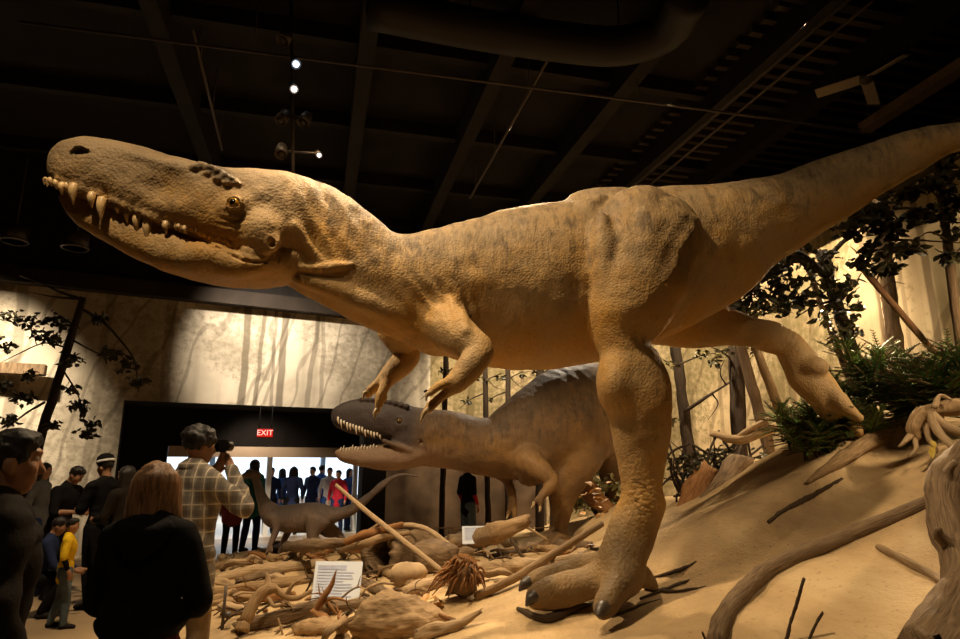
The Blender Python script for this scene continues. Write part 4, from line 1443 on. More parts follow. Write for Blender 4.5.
        for sx in (-1, -.5, 0, .5, 1):
            f.cap([(HH_(sx * .062, -.04 + .02 * abs(sx), 1.66), .05 * k), (HH_(sx * .078, -.045 + .03 * abs(sx), 1.56), .046 * k), (HH_(sx * .085, -.04 + .04 * abs(sx), 1.47), .040 * k), (HH_(sx * .075, -.035 + .04 * abs(sx), 1.42 if hs == 'long' else 1.47), .022 * k)], .03, 4, tuple(fy))
        f.ell(HH_(0, .125, 1.60), np.array((.075, .085, .12)) * k, .012, 'sub', R=R)
    V, Q = f.mesh()
    if len(V):
        ho = mesh_obj('hair', V, Q, hair, root)
        if res < .014:
            N = normals_of(ho.data); q = (V - np.array(HH_(0, 0, 1.65))) / k
            st = np.array([32, 32, 5]) if hs in ('bob', 'long') else np.array([40, 40, 28])
            dd = .007 * vnoise(q * st * 1.4, 3) + .004 * vnoise(q * st * 3, 8)
            co = np.empty(len(V) * 3, dtype=np.float32); ho.data.vertices.foreach_get('co', co)
            ho.data.vertices.foreach_set('co', (co.reshape(-1, 3) + N * dd[:, None] * k).astype(np.float32).ravel()); ho.data.update()
    # ---- clothes
    f = Field.box(lo, hi, res)
    torso(f, .012 + coat * .5, .80 - coat if hem is None else hem, coat * .25)
    if bare:
        arm(f, RA, 1, .019, False); arm(f, LA, -1, .019, False)
    else:
        arm(f, RA, 1, .012 + coat * .15); arm(f, LA, -1, .012 + coat * .15)
    V, Q = f.mesh()
    N_ = None
    to = mesh_obj('jacket' if coat > .02 else 'shirt', V, Q, CL[top], root)
    if res < .014:
        N = normals_of(to.data)
        q = V - np.array(F_.b)
        d_ = .006 * np.sin(q[:, 2] * 34 + 4 * vnoise(q * 7, 2)) * (.4 + np.abs(vnoise(q * 5, 6))) + .005 * fbm(q * 9, 2, 3)
        co = np.empty(len(V) * 3, dtype=np.float32); to.data.vertices.foreach_get('co', co)
        to.data.vertices.foreach_set('co', (co.reshape(-1, 3) + N * d_[:, None] * k).astype(np.float32).ravel())
        to.data.update()
    if sleeves:
        f = Field.box(lo, hi, res)
        arm(f, RA, 1, .002); arm(f, LA, -1, .002)
        V, Q = f.mesh(); mesh_obj('undershirt', V, Q, CL[sleeves], root)
    f = Field.box(lo, Vector((hi.x, hi.y, L(0, 0, 1.08).z)), res)
    f.loft([(LL((0, 0, .86)), fy, .122 * k, .170 * k), (LL((0, 0, .93)), fy, .120 * k, .170 * k), (LL((0, 0, 1.0)), fy, .107 * k, .153 * k)], .03, 3)
    legs_(f, .014)
    V, Q = f.mesh(); mesh_obj('trousers', V, Q, CL[low], root)
    for hip, kn, an in legs:
        f = Field.box(L(*an) - Vector((.3, .3, .12)) * k, L(*an) + Vector((.3, .3, .1)) * k, min(res, .013))
        f.cap([(L(an[0], an[1] - .03, .045), .042 * k), (L(an[0], an[1] + .04, .048), .043 * k), (L(an[0] * 1.1, an[1] + .12, .038), .037 * k, .046 * k), (L(an[0] * 1.15, an[1] + .17, .030), .027 * k, .036 * k)], .03)
        V, Q = f.mesh(); mesh_obj('shoe', V, Q, CL[shoes], root)
    return root, F_, HH_, LL


def collar(root, F_, LL, mat, r=.085, z=1.475, hood=True):
    """rolled hood or collar lying round the neck"""
    k = F_.k
    f = Field.box(LL((0, 0, z)) - Vector((.25, .25, .2)) * k, LL((0, 0, z)) + Vector((.25, .25, .15)) * k, .010)
    for j in range(12):
        a0, a1 = 2 * PI * j / 12, 2 * PI * (j + 1) / 12
        pt = lambda a: LL((r * math.sin(a), -.02 + r * .85 * math.cos(a), z + .02 * math.cos(a + PI)))
        f.cap([(pt(a0), .028 * k), (pt(a1), .028 * k)], .02, 2)
    if hood:
        f.loft([(LL((-.11, -.09, z - .01)), (0, 0, 1), .035 * k, .03 * k), (LL((-.06, -.135, z - .05)), (0, 0, 1), .06 * k, .035 * k), (LL((0, -.15, z - .07)), (0, 0, 1), .075 * k, .038 * k), (LL((.06, -.135, z - .05)), (0, 0, 1), .06 * k, .035 * k), (LL((.11, -.09, z - .01)), (0, 0, 1), .035 * k, .03 * k)], .03, 4)
    V, Q = f.mesh()
    mesh_obj('hood' if hood else 'collar', V, Q, mat, root)


def base_at(px, Y): 
    x = P(px, 470, Y).x
    return (x, Y, max(zt(x, Y), 0.0))


# the man at the edge of the frame, back to us, face turned over his right shoulder
r_, f_, hh_, ll_ = person(base_at(7, 2.45), 40, 1.715, 'man with short black hair and a dark hooded jacket, face in profile beside the woman', SKIN, HAIRB, 'charcoal', 'black', 'short', turn=10, nod=2, coat=.03, res=.009)
collar(r_, f_, ll_, CL['charcoal'], .082, 1.485)
r_, f_, hh_, ll_ = person(base_at(158, 2.92), -4, 1.60, 'woman with shoulder length brown hair, black hoodie and maroon trousers, seen from behind', SKIN2, HAIRL, 'black', 'maroon', 'bob', turn=-14, nod=4, fem=True, coat=.03, hem=1.06, res=.010,
                arms={'R': ((.245, .02, 1.13), (.15, .22, 1.05), (-.7, .5, .1)), 'L': ((-.225, .04, 1.13), (-.11, .22, 1.06), (.7, .5, .1))})
collar(r_, f_, ll_, CL['black'], .085, 1.475)
r_, f_, hh_, ll_ = person(base_at(196, 4.35), 28, 1.735, 'man in a grey plaid shirt and khaki trousers raising a camera to his face', SKIN, HAIRB, 'plaid', 'khaki', 'curly', turn=12, nod=4, coat=.035, res=.011,
                arms={'R': ((.31, .16, 1.24), (.12, .19, 1.48), (-.55, .15, .8), (-.3, -.6, 0)), 'L': ((-.24, .20, 1.22), (-.06, .20, 1.47), (.55, .15, .8), (.3, -.6, 0))})
collar(r_, f_, ll_, CL['plaid'], .075, 1.49, False)
ca = empty('camera', tuple(ll_((0.05, .150, 1.60))), 'small dark camera held up to the face of the man in plaid', 'camera')
M_ = Matrix.Rotation(-math.radians(40), 3, 'Z')
MB().box(ll_((.045, .150, 1.645)), (.12, .05, .08), M_, .01).build('camera_body', CL['black'], ca, False)
MB().lathe([(.032, 0), (.034, .02), (.034, .05), (.030, .055)], ll_((.05, .178, 1.645)), tuple(f_.f), 16).build('lens', DARKSTEEL, ca)
# the child in yellow
kid, kf, kh, kl = person(base_at(79, 6.95), 62, 1.05, 'small child in a yellow shirt over dark sleeves and blue jeans', SKIN, HAIRB, 'yellow', 'jeans', 'short', turn=10, nod=6, res=.010, bare=True, sleeves='black', stride=.10)
# people gathered behind the child
r_, f_, hh_, ll_ = person(base_at(107, 7.9), -68, 1.68, 'man in black with a dark cap and pale band, looking down at his hands', SKIN, HAIRB, 'black', 'black', 'short', turn=-6, nod=14, res=.013, bare=True,
                arms={'R': ((.24, .05, 1.14), (.12, .30, 1.12), (-.5, 1, .1)), 'L': ((-.24, .05, 1.14), (-.10, .30, 1.12), (.5, 1, .1))})
mbc = MB(); mbc.lathe([(.098, -.01), (.10, .03), (.088, .075), (.05, .105), (.004, .115)], hh_(0, -.008, 1.70), tuple(Vector(f_.HR()[:, 2])), 18)
mbc.build('cap', CL['black'], r_)
mbc = MB(); mbc.lathe([(.102, .0), (.104, .014), (.102, .028)], hh_(0, -.008, 1.70), tuple(Vector(f_.HR()[:, 2])), 18); mbc.build('cap_band', CL['white'], r_)
person(base_at(127, 7.6), -75, 1.58, 'dark haired woman standing close behind the man in the cap', SKIN, HAIRB, 'charcoal', 'black', 'long', turn=-8, fem=True, res=.016, arms={'L': ((-.23, .05, 1.14), (-.12, .28, 1.10), (.3, 1, 0)), 'R': ((.23, .05, 1.14), (.12, .28, 1.10), (-.3, 1, 0))})
person(base_at(66, 8.4), 100, 1.60, 'black clad visitor bending over a phone in both hands behind the child', SKIN, HAIRB, 'black', 'black', 'short', turn=-8, nod=24, lean=10, res=.013, bare=True, arms={'R': ((.23, .08, 1.15), (.08, .30, 1.18), (-.3, 1, .1)), 'L': ((-.23, .08, 1.15), (-.08, .30, 1.18), (.3, 1, .1))})
person(base_at(44, 9.3), 85, 1.62, 'visitor in grey half hidden behind the man with the dark jacket', SKIN2, HAIRB, 'grey', 'navy', 'long', turn=10, nod=8, fem=True, res=.016)
person(base_at(52, 7.4), 70, 1.35, 'crouching visitor in dark blue low down behind the child in yellow', SKIN, HAIRB, 'navy', 'black', 'short', nod=8, sit=True, lean=14, res=.015, arms={'R': ((.22, .2, 1.15), (.10, .42, 1.12), (0, 1, 0)), 'L': ((-.22, .2, 1.15), (-.10, .42, 1.12), (0, 1, 0))})
# dark pair in front of the bright lobby
person(base_at(255, 11.9), 20, 1.58, 'woman with long dark hair and a teal jacket standing before the bright lobby', SKIN, HAIRB, 'teal', 'navy', 'long', turn=10, fem=True, coat=.04, res=.018)
person(base_at(236, 11.7), -10, 1.42, 'shorter visitor in dark red beside the long haired woman in teal', SKIN, HAIRB, 'maroon', 'black', 'short', coat=.05, res=.018)
# visitor beneath the crouching dinosaur's jaw
person(base_at(468, 12.6), 55, 1.66, 'visitor in black with one red sleeve and grey jeans under the crouching dinosaur chin', SKIN2, HAIRB, 'black', 'jeans', 'short', turn=-15, res=.016, bare=True, sleeves='red')
# people in the daylit lobby
for px, Y, h, face, top, low, hs, lab in ((272, 15.9, 1.52, 160, 'navy', 'black', 'short', 'visitor in navy facing out of the daylit lobby behind the small dinosaur neck'),
        (283, 16.4, 1.50, 20, 'blue', 'navy', 'bob', 'visitor in bright blue with bobbed dark hair, back turned in the lobby'),
        (294, 15.7, 1.55, -10, 'navy', 'black', 'long', 'woman with very long dark hair from behind in the lobby'),
        (313, 16.6, 1.54, 200, 'navy', 'navy', 'short', 'visitor in navy just past the white lobby column'),
        (322, 17.2, 1.58, 30, 'blue', 'black', 'short', 'visitor in blue beside the one in the white shirt'),
        (330, 16.4, 1.52, 170, 'white', 'blue', 'short', 'visitor in a white shirt and blue trousers in the lobby'),
        (339, 16.0, 1.46, 190, 'red', 'navy', 'short', 'visitor in a red shirt next to the white shirt'),
        (350, 16.8, 1.50, 120, 'blue', 'navy', 'bob', 'visitor in blue at the jamb end of the lobby')):
    x = P(px, 470, Y).x
    person((x, Y, 0.004), face, h, lab, SKIN2, HAIRB, top, low, hs, res=.026, group='visitors in the lobby', stride=.05)

# ------------------------------------------------------------------ trees, boughs and shrubs standing before the painted wall
BARKD = wood('bark_dark', (.018, .012, .008), (.075, .048, .028))
BARKM = wood('bark_brown', (.07, .042, .022), (.20, .125, .065))
BARKP = wood('bark_pale', (.22, .14, .07), (.46, .32, .18))
BARKR = wood('bark_reddish', (.10, .045, .02), (.26, .13, .06))


def leaf_mat(name, a, b_, rough=.5):
    m, nt, b = new_mat(name, rough, a, .3)
    n = noise(nt, mapping(nt, 'Object'), 7, 3)
    nt.links.new(ramp(nt, n, [(.35, a), (.65, b_)]), b.inputs['Base Color'])
    return m


LEAFD = leaf_mat('leaf_dark_olive', (.022, .020, .008), (.06, .05, .018))
LEAFO = leaf_mat('leaf_olive', (.07, .06, .02), (.15, .12, .045))
LEAFP = leaf_mat('leaf_pale', (.30, .33, .14), (.55, .52, .30))
FIRG = leaf_mat('fir_green', (.03, .09, .02), (.09, .17, .035))
FIRL = leaf_mat('fir_fresh_green', (.08, .18, .03), (.18, .27, .06))


def bez(a, b, sag, n=4):
    a, b = Vector(a), Vector(b)
    return [a.lerp(b, i / n) + Vector((0, 0, -sag * math.sin(PI * i / n))) for i in range(n + 1)]


def add_leaf(mb, c, d, nrm, L, W):
    """one pointed leaf, folded along its midrib"""
    d = d.normalized(); s = d.cross(nrm).normalized(); u = s.cross(d)
    p = [c, c + d * L * .3 + s * W * .5 + u * W * .15, c + d * L * .7 + s * W * .38 + u * W * .12, c + d * L - u * L * .1, c + d * L * .7 - s * W * .38 + u * W * .12, c + d * L * .3 - s * W * .5 + u * W * .15, c + d * L * .45]
    mb.add(p, [(0, 1, 6), (1, 2, 6), (2, 3, 6), (3, 4, 6), (4, 5, 6), (5, 0, 6)])


def rdir():
    while True:
        v = Vector((rnd.uniform(-1, 1), rnd.uniform(-1, 1), rnd.uniform(-1, 1)))
        if .1 < v.length < 1: return v.normalized()


def leaf_cloud(mb, c, r, n, L, flat=.7):
    for _ in range(n):
        v = rdir() * r * rnd.random() ** .5
        v.z *= flat
        d = rdir(); d.z = d.z * .5 - .35
        add_leaf(mb, Vector(c) + v, d, rdir(), L * rnd.uniform(.6, 1.2), L * rnd.uniform(.4, .62))


def tree(name, label, trunk, rads, mat, branches=(), leaves=(), leafmat=None, L=.12, dens=26, cat='tree', group=None, seed=0, rough=.18):
    """trunk: points; branches: (points, r0); leaves: (centre, radius)"""
    root = empty(name, tuple(trunk[0]), label, cat, group)
    V, F, uv = tube_mesh(trunk, rads, 12, 6, rough, seed)
    mesh_obj('trunk', V, F, mat, root, True, uv)
    for i, (pts, r0) in enumerate(branches):
        n = len(pts)
        V, F, uv = tube_mesh(pts, [r0 * (1 - .75 * j / (n - 1)) for j in range(n)], 6, 4, .2, seed + i)
        mesh_obj('branch', V, F, mat, root, True, uv)
    if leaves:
        mb = MB()
        for c, r in leaves: leaf_cloud(mb, c, r, int(dens * rnd.uniform(.7, 1.3)), L)
        o = mb.build('foliage', leafmat, root, False); o['kind'] = 'stuff'
    return root


def gp(x, y): return Vector((x, y, max(zt(x, y), 0) - .06))


def trunk_px(a, b, Y, r0, r1, ztop=None, n=3, Yb=None):
    """trunk through two photo pixels, carried down to the ground and up to ztop"""
    p, q = P(a[0], a[1], Y), P(b[0], b[1], Yb or Y)      # p upper, q lower
    d = (q - p)
    t = q.copy()
    for _ in range(80):
        if t.z <= max(zt(t.x, t.y), 0) - .05: break
        t = t + d.normalized() * .06
    top = p.copy()
    if ztop is not None and top.z < ztop: top = p - d * ((ztop - p.z) / (-d.z))
    pts = [t.lerp(top, i / n) for i in range(n + 1)]
    k = mpp(a[1], Y)
    return pts, [(r0 + (r1 - r0) * i / n) * k for i in range(n + 1)]


# leaning tree by the visitors
pts, rr = trunk_px((83, 298), (41, 436), 10.2, 6.0, 3.0)
Yt = 10.2
q = lambda x, y, dy=0: P(x, y, Yt + dy)
br = [([q(84, 300), q(60, 292, .1), q(40, 283, .2), q(20, 276, .3)], .03), ([q(83, 299), q(55, 297, -.1), q(28, 292, -.2)], .025), ([q(84, 310), q(103, 322), q(120, 340, -.2), q(134, 360, -.3), q(139, 392, -.3)], .025),
      ([q(45, 402), q(28, 412), q(12, 424, .2), q(-4, 438, .3)], .022), ([q(75, 325), q(58, 318), q(40, 322, -.1)], .018), ([q(72, 340), q(95, 352), q(112, 360, .2)], .018), ([q(63, 370), q(78, 395), q(84, 420, -.2)], .016), ([q(68, 348), q(45, 343), q(22, 352, .2), q(2, 362, .2)], .018)]
lv = [(q(52, 318), .22), (q(58, 340), .24), (q(42, 335), .2), (q(66, 325), .18), (q(30, 322), .2), (q(12, 316), .2), (q(72, 358), .16), (q(110, 352), .16), (q(128, 365, -.3), .16), (q(137, 380, -.3), .12), (q(6, 345), .22), (q(4, 385), .16), (q(24, 398), .16), (q(10, 420), .12),
      (q(80, 405), .16), (q(86, 432), .14), (q(52, 424), .12), (q(98, 318), .12), (q(70, 388), .12), (q(30, 375), .14), (q(92, 424), .12)]
tree('tree', 'slender dark tree leaning over the visitors before the misty painted wall', pts, rr, BARKD, br, lv, LEAFD, .13, 34)

# dark posts of trees behind the crouching dinosaur
for a, b, Y, r, lab in (((446, 362), (445, 400), 13.6, 3, 'straight dark trunk seen between the striding dinosaur fingers'), ((485, 371), (486, 418), 13.7, 2.8, 'thin dark trunk rising just beyond the crouching dinosaur neck'),
                        ((508, 369), (508, 407), 13.9, 3.0, 'dark trunk at the foot of the crouching dinosaur back slope'), ((540, 364), (540, 385), 13.3, 4.4, 'thick dark trunk touching the crouching dinosaur back')):
    pts, rr = trunk_px(a, b, Y, r, r * .85, 4.3)
    x0, y0 = a
    k = lambda x, y, d=0: P(x, y, Y + d)
    br = [([k(x0, y0 + 22), k(x0 - 14, y0 + 28, .1), k(x0 - 26, y0 + 38, .2)], .018), ([k(x0, y0 + 10), k(x0 + 12, y0 + 4, -.1), k(x0 + 24, y0 + 2, -.2)], .016), ([k(x0, y0 + 6), k(x0 + 10, y0 + 16), k(x0 + 18, y0 + 18)], .012)]
    lv = [(k(x0 - 4, y0 + 8), .10), (k(x0 + 16, y0 + 6), .14), (k(x0 - 18, y0 + 30), .08)]
    tree('tree', lab, pts, rr, BARKD, br, lv, LEAFD, .11, 10, group='trees behind the crouching dinosaur')

# trees between the planted leg and the hill
k = lambda x, y, Y=9.6: P(x, y, Y)
pts, rr = trunk_px((675, 342), (689, 450), 9.9, 6, 5, 3.6)
tree('tree', 'dark straight trunk right behind the planted leg', pts, rr, BARKD, [([k(684, 412, 9.8), k(705, 398), k(724, 386), k(745, 372)], .03), ([k(712, 394), k(718, 404), k(708, 420)], .014), ([k(726, 385), k(720, 372), k(728, 352)], .014), ([k(678, 365), k(700, 356), k(722, 352)], .016), ([k(735, 378), k(742, 390), k(738, 402)], .012)],
     [(k(668, 362), .12), (k(672, 420), .10), (k(700, 352), .12), (k(716, 356), .12), (k(666, 392), .10)], LEAFO, .10, 16)
pts, rr = trunk_px((735, 346), (740, 450), 9.5, 7.5, 6.5, 3.9)
tree('tree', 'thick black trunk under the outstretched hind leg', pts, rr, BARKD, [([k(737, 365, 9.5), k(722, 352, 9.4), k(708, 346, 9.3)], .02)], [(k(725, 350, 9.3), .14), (k(714, 362, 9.3), .10), (k(752, 352, 9.3), .12)], LEAFD, .10, 18)
pts, rr = trunk_px((741, 346), (761, 420), 8.9, 6, 5, 3.5)
tree('tree', 'brown trunk slanting beside the thick black one', pts, rr, BARKM)
pts, rr = trunk_px((725, 271), (776, 400), 8.3, 4.4, 3.8, 4.1, n=4)
tree('dead_tree', 'pale bare pole slanting up under the tail', pts, rr, BARKP)
pts, rr = trunk_px((795, 233), (846, 370), 7.5, 3.4, 2.6, None, 4)
tree('dead_tree', 'long thin light brown stem leaning across the dark foliage', pts, rr, BARKM, [([k(806, 290, 7.5), k(820, 280, 7.4), k(834, 283, 7.3)], .012), ([k(830, 330, 7.4), k(845, 345, 7.3), k(862, 352, 7.2)], .012)])
pts, rr = trunk_px((826, 268), (856, 365), 7.3, 7, 5.5, 4.1)
k8 = lambda x, y, d=0: P(x, y, 7.2 + d)
tree('tree', 'dark crooked trunk hung with leaves above the fir shrub', pts, rr, BARKD, [([k8(830, 282), k8(812, 262), k8(790, 250), k8(760, 266), k8(725, 290)], .04), ([k8(826, 262), k8(845, 240), k8(872, 226), k8(900, 222)], .035), ([k8(835, 300), k8(815, 306), k8(795, 318)], .02)],
     [(k8(842, 290), .22), (k8(836, 312), .24), (k8(846, 330), .2), (k8(826, 276), .26), (k8(812, 262), .26), (k8(796, 254), .26), (k8(780, 262), .26), (k8(764, 272), .26), (k8(772, 290), .26), (k8(790, 282), .24), (k8(752, 286), .22), (k8(742, 296), .2), (k8(800, 300), .22), (k8(778, 306), .2), (k8(736, 280), .2), (k8(724, 294), .2), (k8(714, 306), .16), (k8(748, 262), .2), (k8(762, 304), .18), (k8(740, 312), .14)], LEAFD, .13, 46)
pts, rr = trunk_px((856, 261), (929, 346), 6.3, 3.2, 3.0, None, 3)
tree('dead_tree', 'reddish bare stick leaning into the fir shrub', pts, rr, BARKR, [([P(880, 290, 6.3), P(892, 282, 6.2), P(905, 284, 6.1)], .010), ([P(866, 272, 6.3), P(862, 258, 6.2), P(850, 246, 6.2)], .012)])
pts, rr = trunk_px((879, 200), (893, 330), 7.2, 7, 6.5, 4.5)
kb = lambda x, y, d=0: P(x, y, 6.2 + d)
tree('tree', 'grey brown trunk rising behind the leaning reddish stick', pts, rr, BARKM, [([kb(882, 215), kb(900, 208), kb(930, 209), kb(965, 208)], .018), ([kb(884, 240), kb(905, 240), kb(930, 241), kb(962, 243)], .018), ([kb(884, 225), kb(868, 214), kb(850, 218)], .02)],
     [(kb(868, 216), .2), (kb(880, 206), .2), (kb(856, 228), .2), (kb(893, 225), .18), (kb(902, 250), .16), (kb(918, 214), .14), (kb(876, 248), .16), (kb(864, 262), .16), (kb(888, 268), .12)], LEAFD, .13, 40)
pts, rr = trunk_px((938, 170), (958, 330), 5.9, 4.2, 3.8, 4.6)
kc = lambda x, y, d=0: P(x, y, 5.7 + d)
tree('tree', 'thin trunk with dark broad leaves below the tail tip', pts, rr, BARKM, [([kc(944, 205), kc(930, 190), kc(912, 188)], .014), ([kc(948, 240), kc(930, 232), kc(915, 240)], .012), ([kc(942, 190), kc(955, 175), kc(966, 160)], .014)],
     [(kc(950, 172), .12), (kc(938, 182), .12), (kc(922, 186), .11), (kc(955, 196), .12), (kc(908, 192), .10), (kc(945, 214), .10), (kc(952, 232), .12), (kc(920, 214), .10), (kc(950, 256), .10), (kc(912, 246), .08), (kc(956, 150), .10)], LEAFD, .12, 30)


# ---- fir shrubs on the hill
def sprig(mb, st, a, d, L, up, n=18, nl=.07):
    """a flat spray of needles along a bending stem"""
    pts = []
    p = Vector(a); dd = Vector(d).normalized()
    for i in range(n):
        pts.append(p.copy())
        s = dd.cross(up).normalized(); u = s.cross(dd)
        w_ = nl * (1.15 - .75 * i / n)
        for sg in (-1, 1):
            nd_ = (s * sg + dd * .75 + u * rnd.uniform(-.1, .35)).normalized()
            add_leaf(mb, p, nd_, u, w_ * rnd.uniform(.8, 1.2), w_ * .34)
        dd = (dd + Vector((0, 0, -.028))).normalized()
        p = p + dd * (L / n)
    st.tube(pts[::3] + [pts[-1]], [.006] * (len(pts[::3])) + [.002], seg=5, n=1)


def fir_shrub(label, spots, n, L, mats):
    base = spots[0]
    root = empty('fir_shrub', tuple(base), label, 'shrub')
    A, B, S = MB(), MB(), MB()
    for i in range(n):
        c = Vector(spots[i % len(spots)])
        a = rnd.uniform(0, 2 * PI)
        el = rnd.uniform(.05, 1.1)
        d = Vector((math.cos(a) * math.cos(el), math.sin(a) * math.cos(el) - .25, math.sin(el)))
        s0 = c + Vector((rnd.uniform(-.12, .12), rnd.uniform(-.12, .12), rnd.uniform(.0, .06)))
        ll = L * rnd.uniform(.6, 1.15)
        S.tube([s0 - Vector((0, 0, .1)), s0], [.012, .008], seg=5, n=1)
        m_ = A if rnd.random() < .55 else B
        sprig(m_, S, s0, d, ll, Vector((0, 0, 1)))
        for q in (.3, .55):
            for sg in (-1, 1):
                e = d.cross(Vector((0, 0, 1))).normalized() * sg * .8 + d
                sprig(m_, S, s0 + d.normalized() * ll * q, e, ll * (.62 - .4 * q), Vector((0, 0, 1)), 11, .045)
    for mb, m_ in ((A, mats[0]), (B, mats[1])):
        o = mb.build('foliage', m_, root, False); o['kind'] = 'stuff'
    S.build('stem', BARKM, root)


def hill(px, py, lift=0): return G(px, py, lift)


fir_shrub('dense upright green fir shrub on the hill crest behind the hind foot', [P(872, 405, 6.7), P(896, 402, 6.6), P(850, 412, 6.7), P(884, 386, 6.7), P(866, 380, 6.8)], 90, .62, (FIRG, FIRL))
fir_shrub('deep green fir shrub above the gnarled root at the hill top', [P(938, 405, 5.9), P(956, 396, 5.7), P(925, 412, 6.0), P(948, 388, 5.8), P(912, 420, 6.2)], 80, .6, (FIRG, FIRG))
fir_shrub('low fresh green fir shrub spreading on sand under the raised hind foot', [G(800, 445), G(825, 440), G(846, 438), G(818, 455), G(862, 436), G(795, 432)], 80, .5, (FIRL, FIRG))
# small bright leafy bush far back under the crouching dinosaur's belly
root = empty('shrub', tuple(gp(1.85, 10.2)), 'pale green leafy bush between the two dinosaurs legs', 'shrub')
mb = MB()
for _ in range(26): leaf_cloud(mb, P(rnd.uniform(566, 632), rnd.uniform(458, 506), 10.2 + rnd.uniform(-.25, .25)), .2, 36, .11, 1)
o = mb.build('foliage', LEAFP, root, False); o['kind'] = 'stuff'
mb = MB()
for i in range(7): mb.tube([gp(1.85 + rnd.uniform(-.1, .1), 10.2), P(575 + i * 8, rnd.uniform(465, 485), 10.2)], [.02, .006], seg=6, n=2)
mb.build('stem', BARKM, root)
# dark mossy thicket of roots in the gully
root = empty('thicket', tuple(gp(2.9, 8.6)), 'dark mossy tangle of roots and leaves in the gully beside the planted leg', 'thicket')
mb = MB(); ms = MB()
for _ in range(60):
    a = P(rnd.uniform(668, 768), rnd.uniform(452, 500), 8.5 + rnd.uniform(-.3, .4))
    d = rdir() * rnd.uniform(.2, .5)
    ms.tube([a - d, a + rdir() * .08, a + d], [.018, .014, .004], seg=5, n=3)
for _ in range(34): leaf_cloud(mb, P(rnd.uniform(668, 768), rnd.uniform(450, 492), 8.5 + rnd.uniform(-.3, .4)), .18, 26, .09, .8)
o = mb.build('foliage', LEAFD, root, False); o['kind'] = 'stuff'
ms.build('root', BARKD, root)

# ------------------------------------------------------------------ driftwood, roots, signs on the sand
DRY = wood('driftwood_tan', (.15, .09, .04), (.52, .35, .185), 1.2)
DRYP = wood('driftwood_pale', (.28, .18, .09), (.66, .48, .29), 1.3)
DRYG = wood('driftwood_grey', (.075, .048, .028), (.33, .225, .13), 1.1)
DRYD = wood('driftwood_dark', (.03, .02, .013), (.14, .09, .05), 1.1)
ORANGE = wood('split_wood_orange', (.15, .06, .02), (.44, .22, .085), 1.4)


OCC = []


def free_spot(tr, r):
    """a patch of sand in the heap with nothing on it yet"""
    for _ in range(tr):
        x, y = rnd.uniform(220, 600), rnd.uniform(546, 636)
        if (x > 455 and y > 588) or (x > 515 and y > 566): continue
        p = G(x, y)
        if p.z < .06 or (x < 262 and y < 560): continue
        if all((p.x - a) ** 2 + (p.y - b) ** 2 > (r + c) ** 2 for a, b, c in OCC):
            OCC.append((p.x, p.y, r)); return p
    return None


def log(name, label, pts, rads, mat, cat='log', rough=.22, seed=None, seg=18, group=None, knots=0, parts=()):
    """pts: (px, py) on the sand or (px, py, Y); rads in photo pixels"""
    W, R = [], []
    for p, r in zip(pts, rads):
        if len(p) == 2: c = G(p[0], p[1]); 
        else: c = P(*p)
        k_ = mpp(p[1], c.y)
        if len(p) == 2: c = c + Vector((0, 0, r * k_ * .62))
        W.append(c); R.append(r * k_)
    for c_ in catmull([tuple(q_) for q_ in W], 5): OCC.append((c_[0], c_[1], max(R)))
    sd = rnd.randrange(999) if seed is None else seed
    V, F, uv = tube_mesh(W, R, seg, 10 if seg > 9 else 6, rough, sd)
    if not parts and not knots:
        o = mesh_obj(name, V, F, mat, None, True, uv)
        tag(o, label, cat, group)
        recentre(o)
        return o
    root = empty(name, tuple(W[0]), label, cat, group)
    mesh_obj('trunk', V, F, mat, root, True, uv)
    for i in range(knots):
        t = rnd.uniform(.2, .85) * (len(W) - 1); j = int(t)
        c = W[j].lerp(W[j + 1], t - j)
        d = rdir(); d.z = abs(d.z) * .8 + .2; d.y = -abs(d.y)
        rr = R[j]
        V, F, uv = tube_mesh([c, c + d * rr * 1.3, c + d * rr * 2.1 + rdir() * rr * .4], [rr * .5, rr * .3, rr * .18], 7, 3, .25, sd + i)
        mesh_obj('branch_stub', V, F, mat, root, True, uv)
    for pp, rr in parts:
        W2, R2 = [], []
        for p, r in zip(pp, rr):
            c = G(*p) if len(p) == 2 else P(*p)
            W2.append(c); R2.append(r * mpp(p[1], c.y))
        V, F, uv = tube_mesh(W2, R2, 8, 5, .22, sd + 31)
        mesh_obj('branch', V, F, mat, root, True, uv)
    return root


# -- right foreground
log('log', 'massive bent grey log cutting the frame edge beside the sand slope', [(966, 446, 4.3), (950, 470, 4.2), (942, 498, 4.05), (951, 540, 3.85), (962, 578, 3.65), (948, 620, 3.45), (925, 655, 3.3)], [9, 14, 15, 16, 19, 23, 26], DRYG, rough=.3, knots=2, seg=16)
log('branch', 'long smooth curved branch sweeping up the sand to the bent log', [(716, 650), (724, 625), (740, 602), (765, 578), (800, 560), (850, 540), (895, 521), (936, 502)], [10, 9.5, 9, 8.5, 8, 7.5, 7, 6], DRYG, 'branch', .12, seg=14)
log('stick', 'short broken tan stick lying on sand against the bent log', [(879, 549), (905, 563), (930, 577), (950, 590)], [3.4, 4.2, 4.6, 4.6], DRY, 'stick', .12)
for lab, pts, w_ in (('thin dark twig with a knobbed tip standing in the near sand', [(784, 648, 3.62), (793, 615, 3.62), (797, 603, 3.61), (804, 578, 3.6)], 1.6), ('short dark forked twig standing beside the knobbed one', [(806, 648, 3.6), (814, 628, 3.6), (823, 612, 3.6)], 1.4),
                     ('tiny dark twig poking from sand by the curved branch base', [(710, 648, 3.75), (705, 638, 3.75), (702, 632, 3.75)], 1.3)):
    log('twig', lab, pts, [w_ * 1.2] + [w_] * (len(pts) - 2) + [w_ * .9], DRYD, 'twig', .3, seg=6)
log('stick', 'dark weathered stick half sunk across the middle of the slope', [(768, 524), (784, 512), (802, 503), (822, 492), (842, 480)], [1.8, 2.4, 2.6, 2.2, 1.4], DRYD, 'stick', .35)
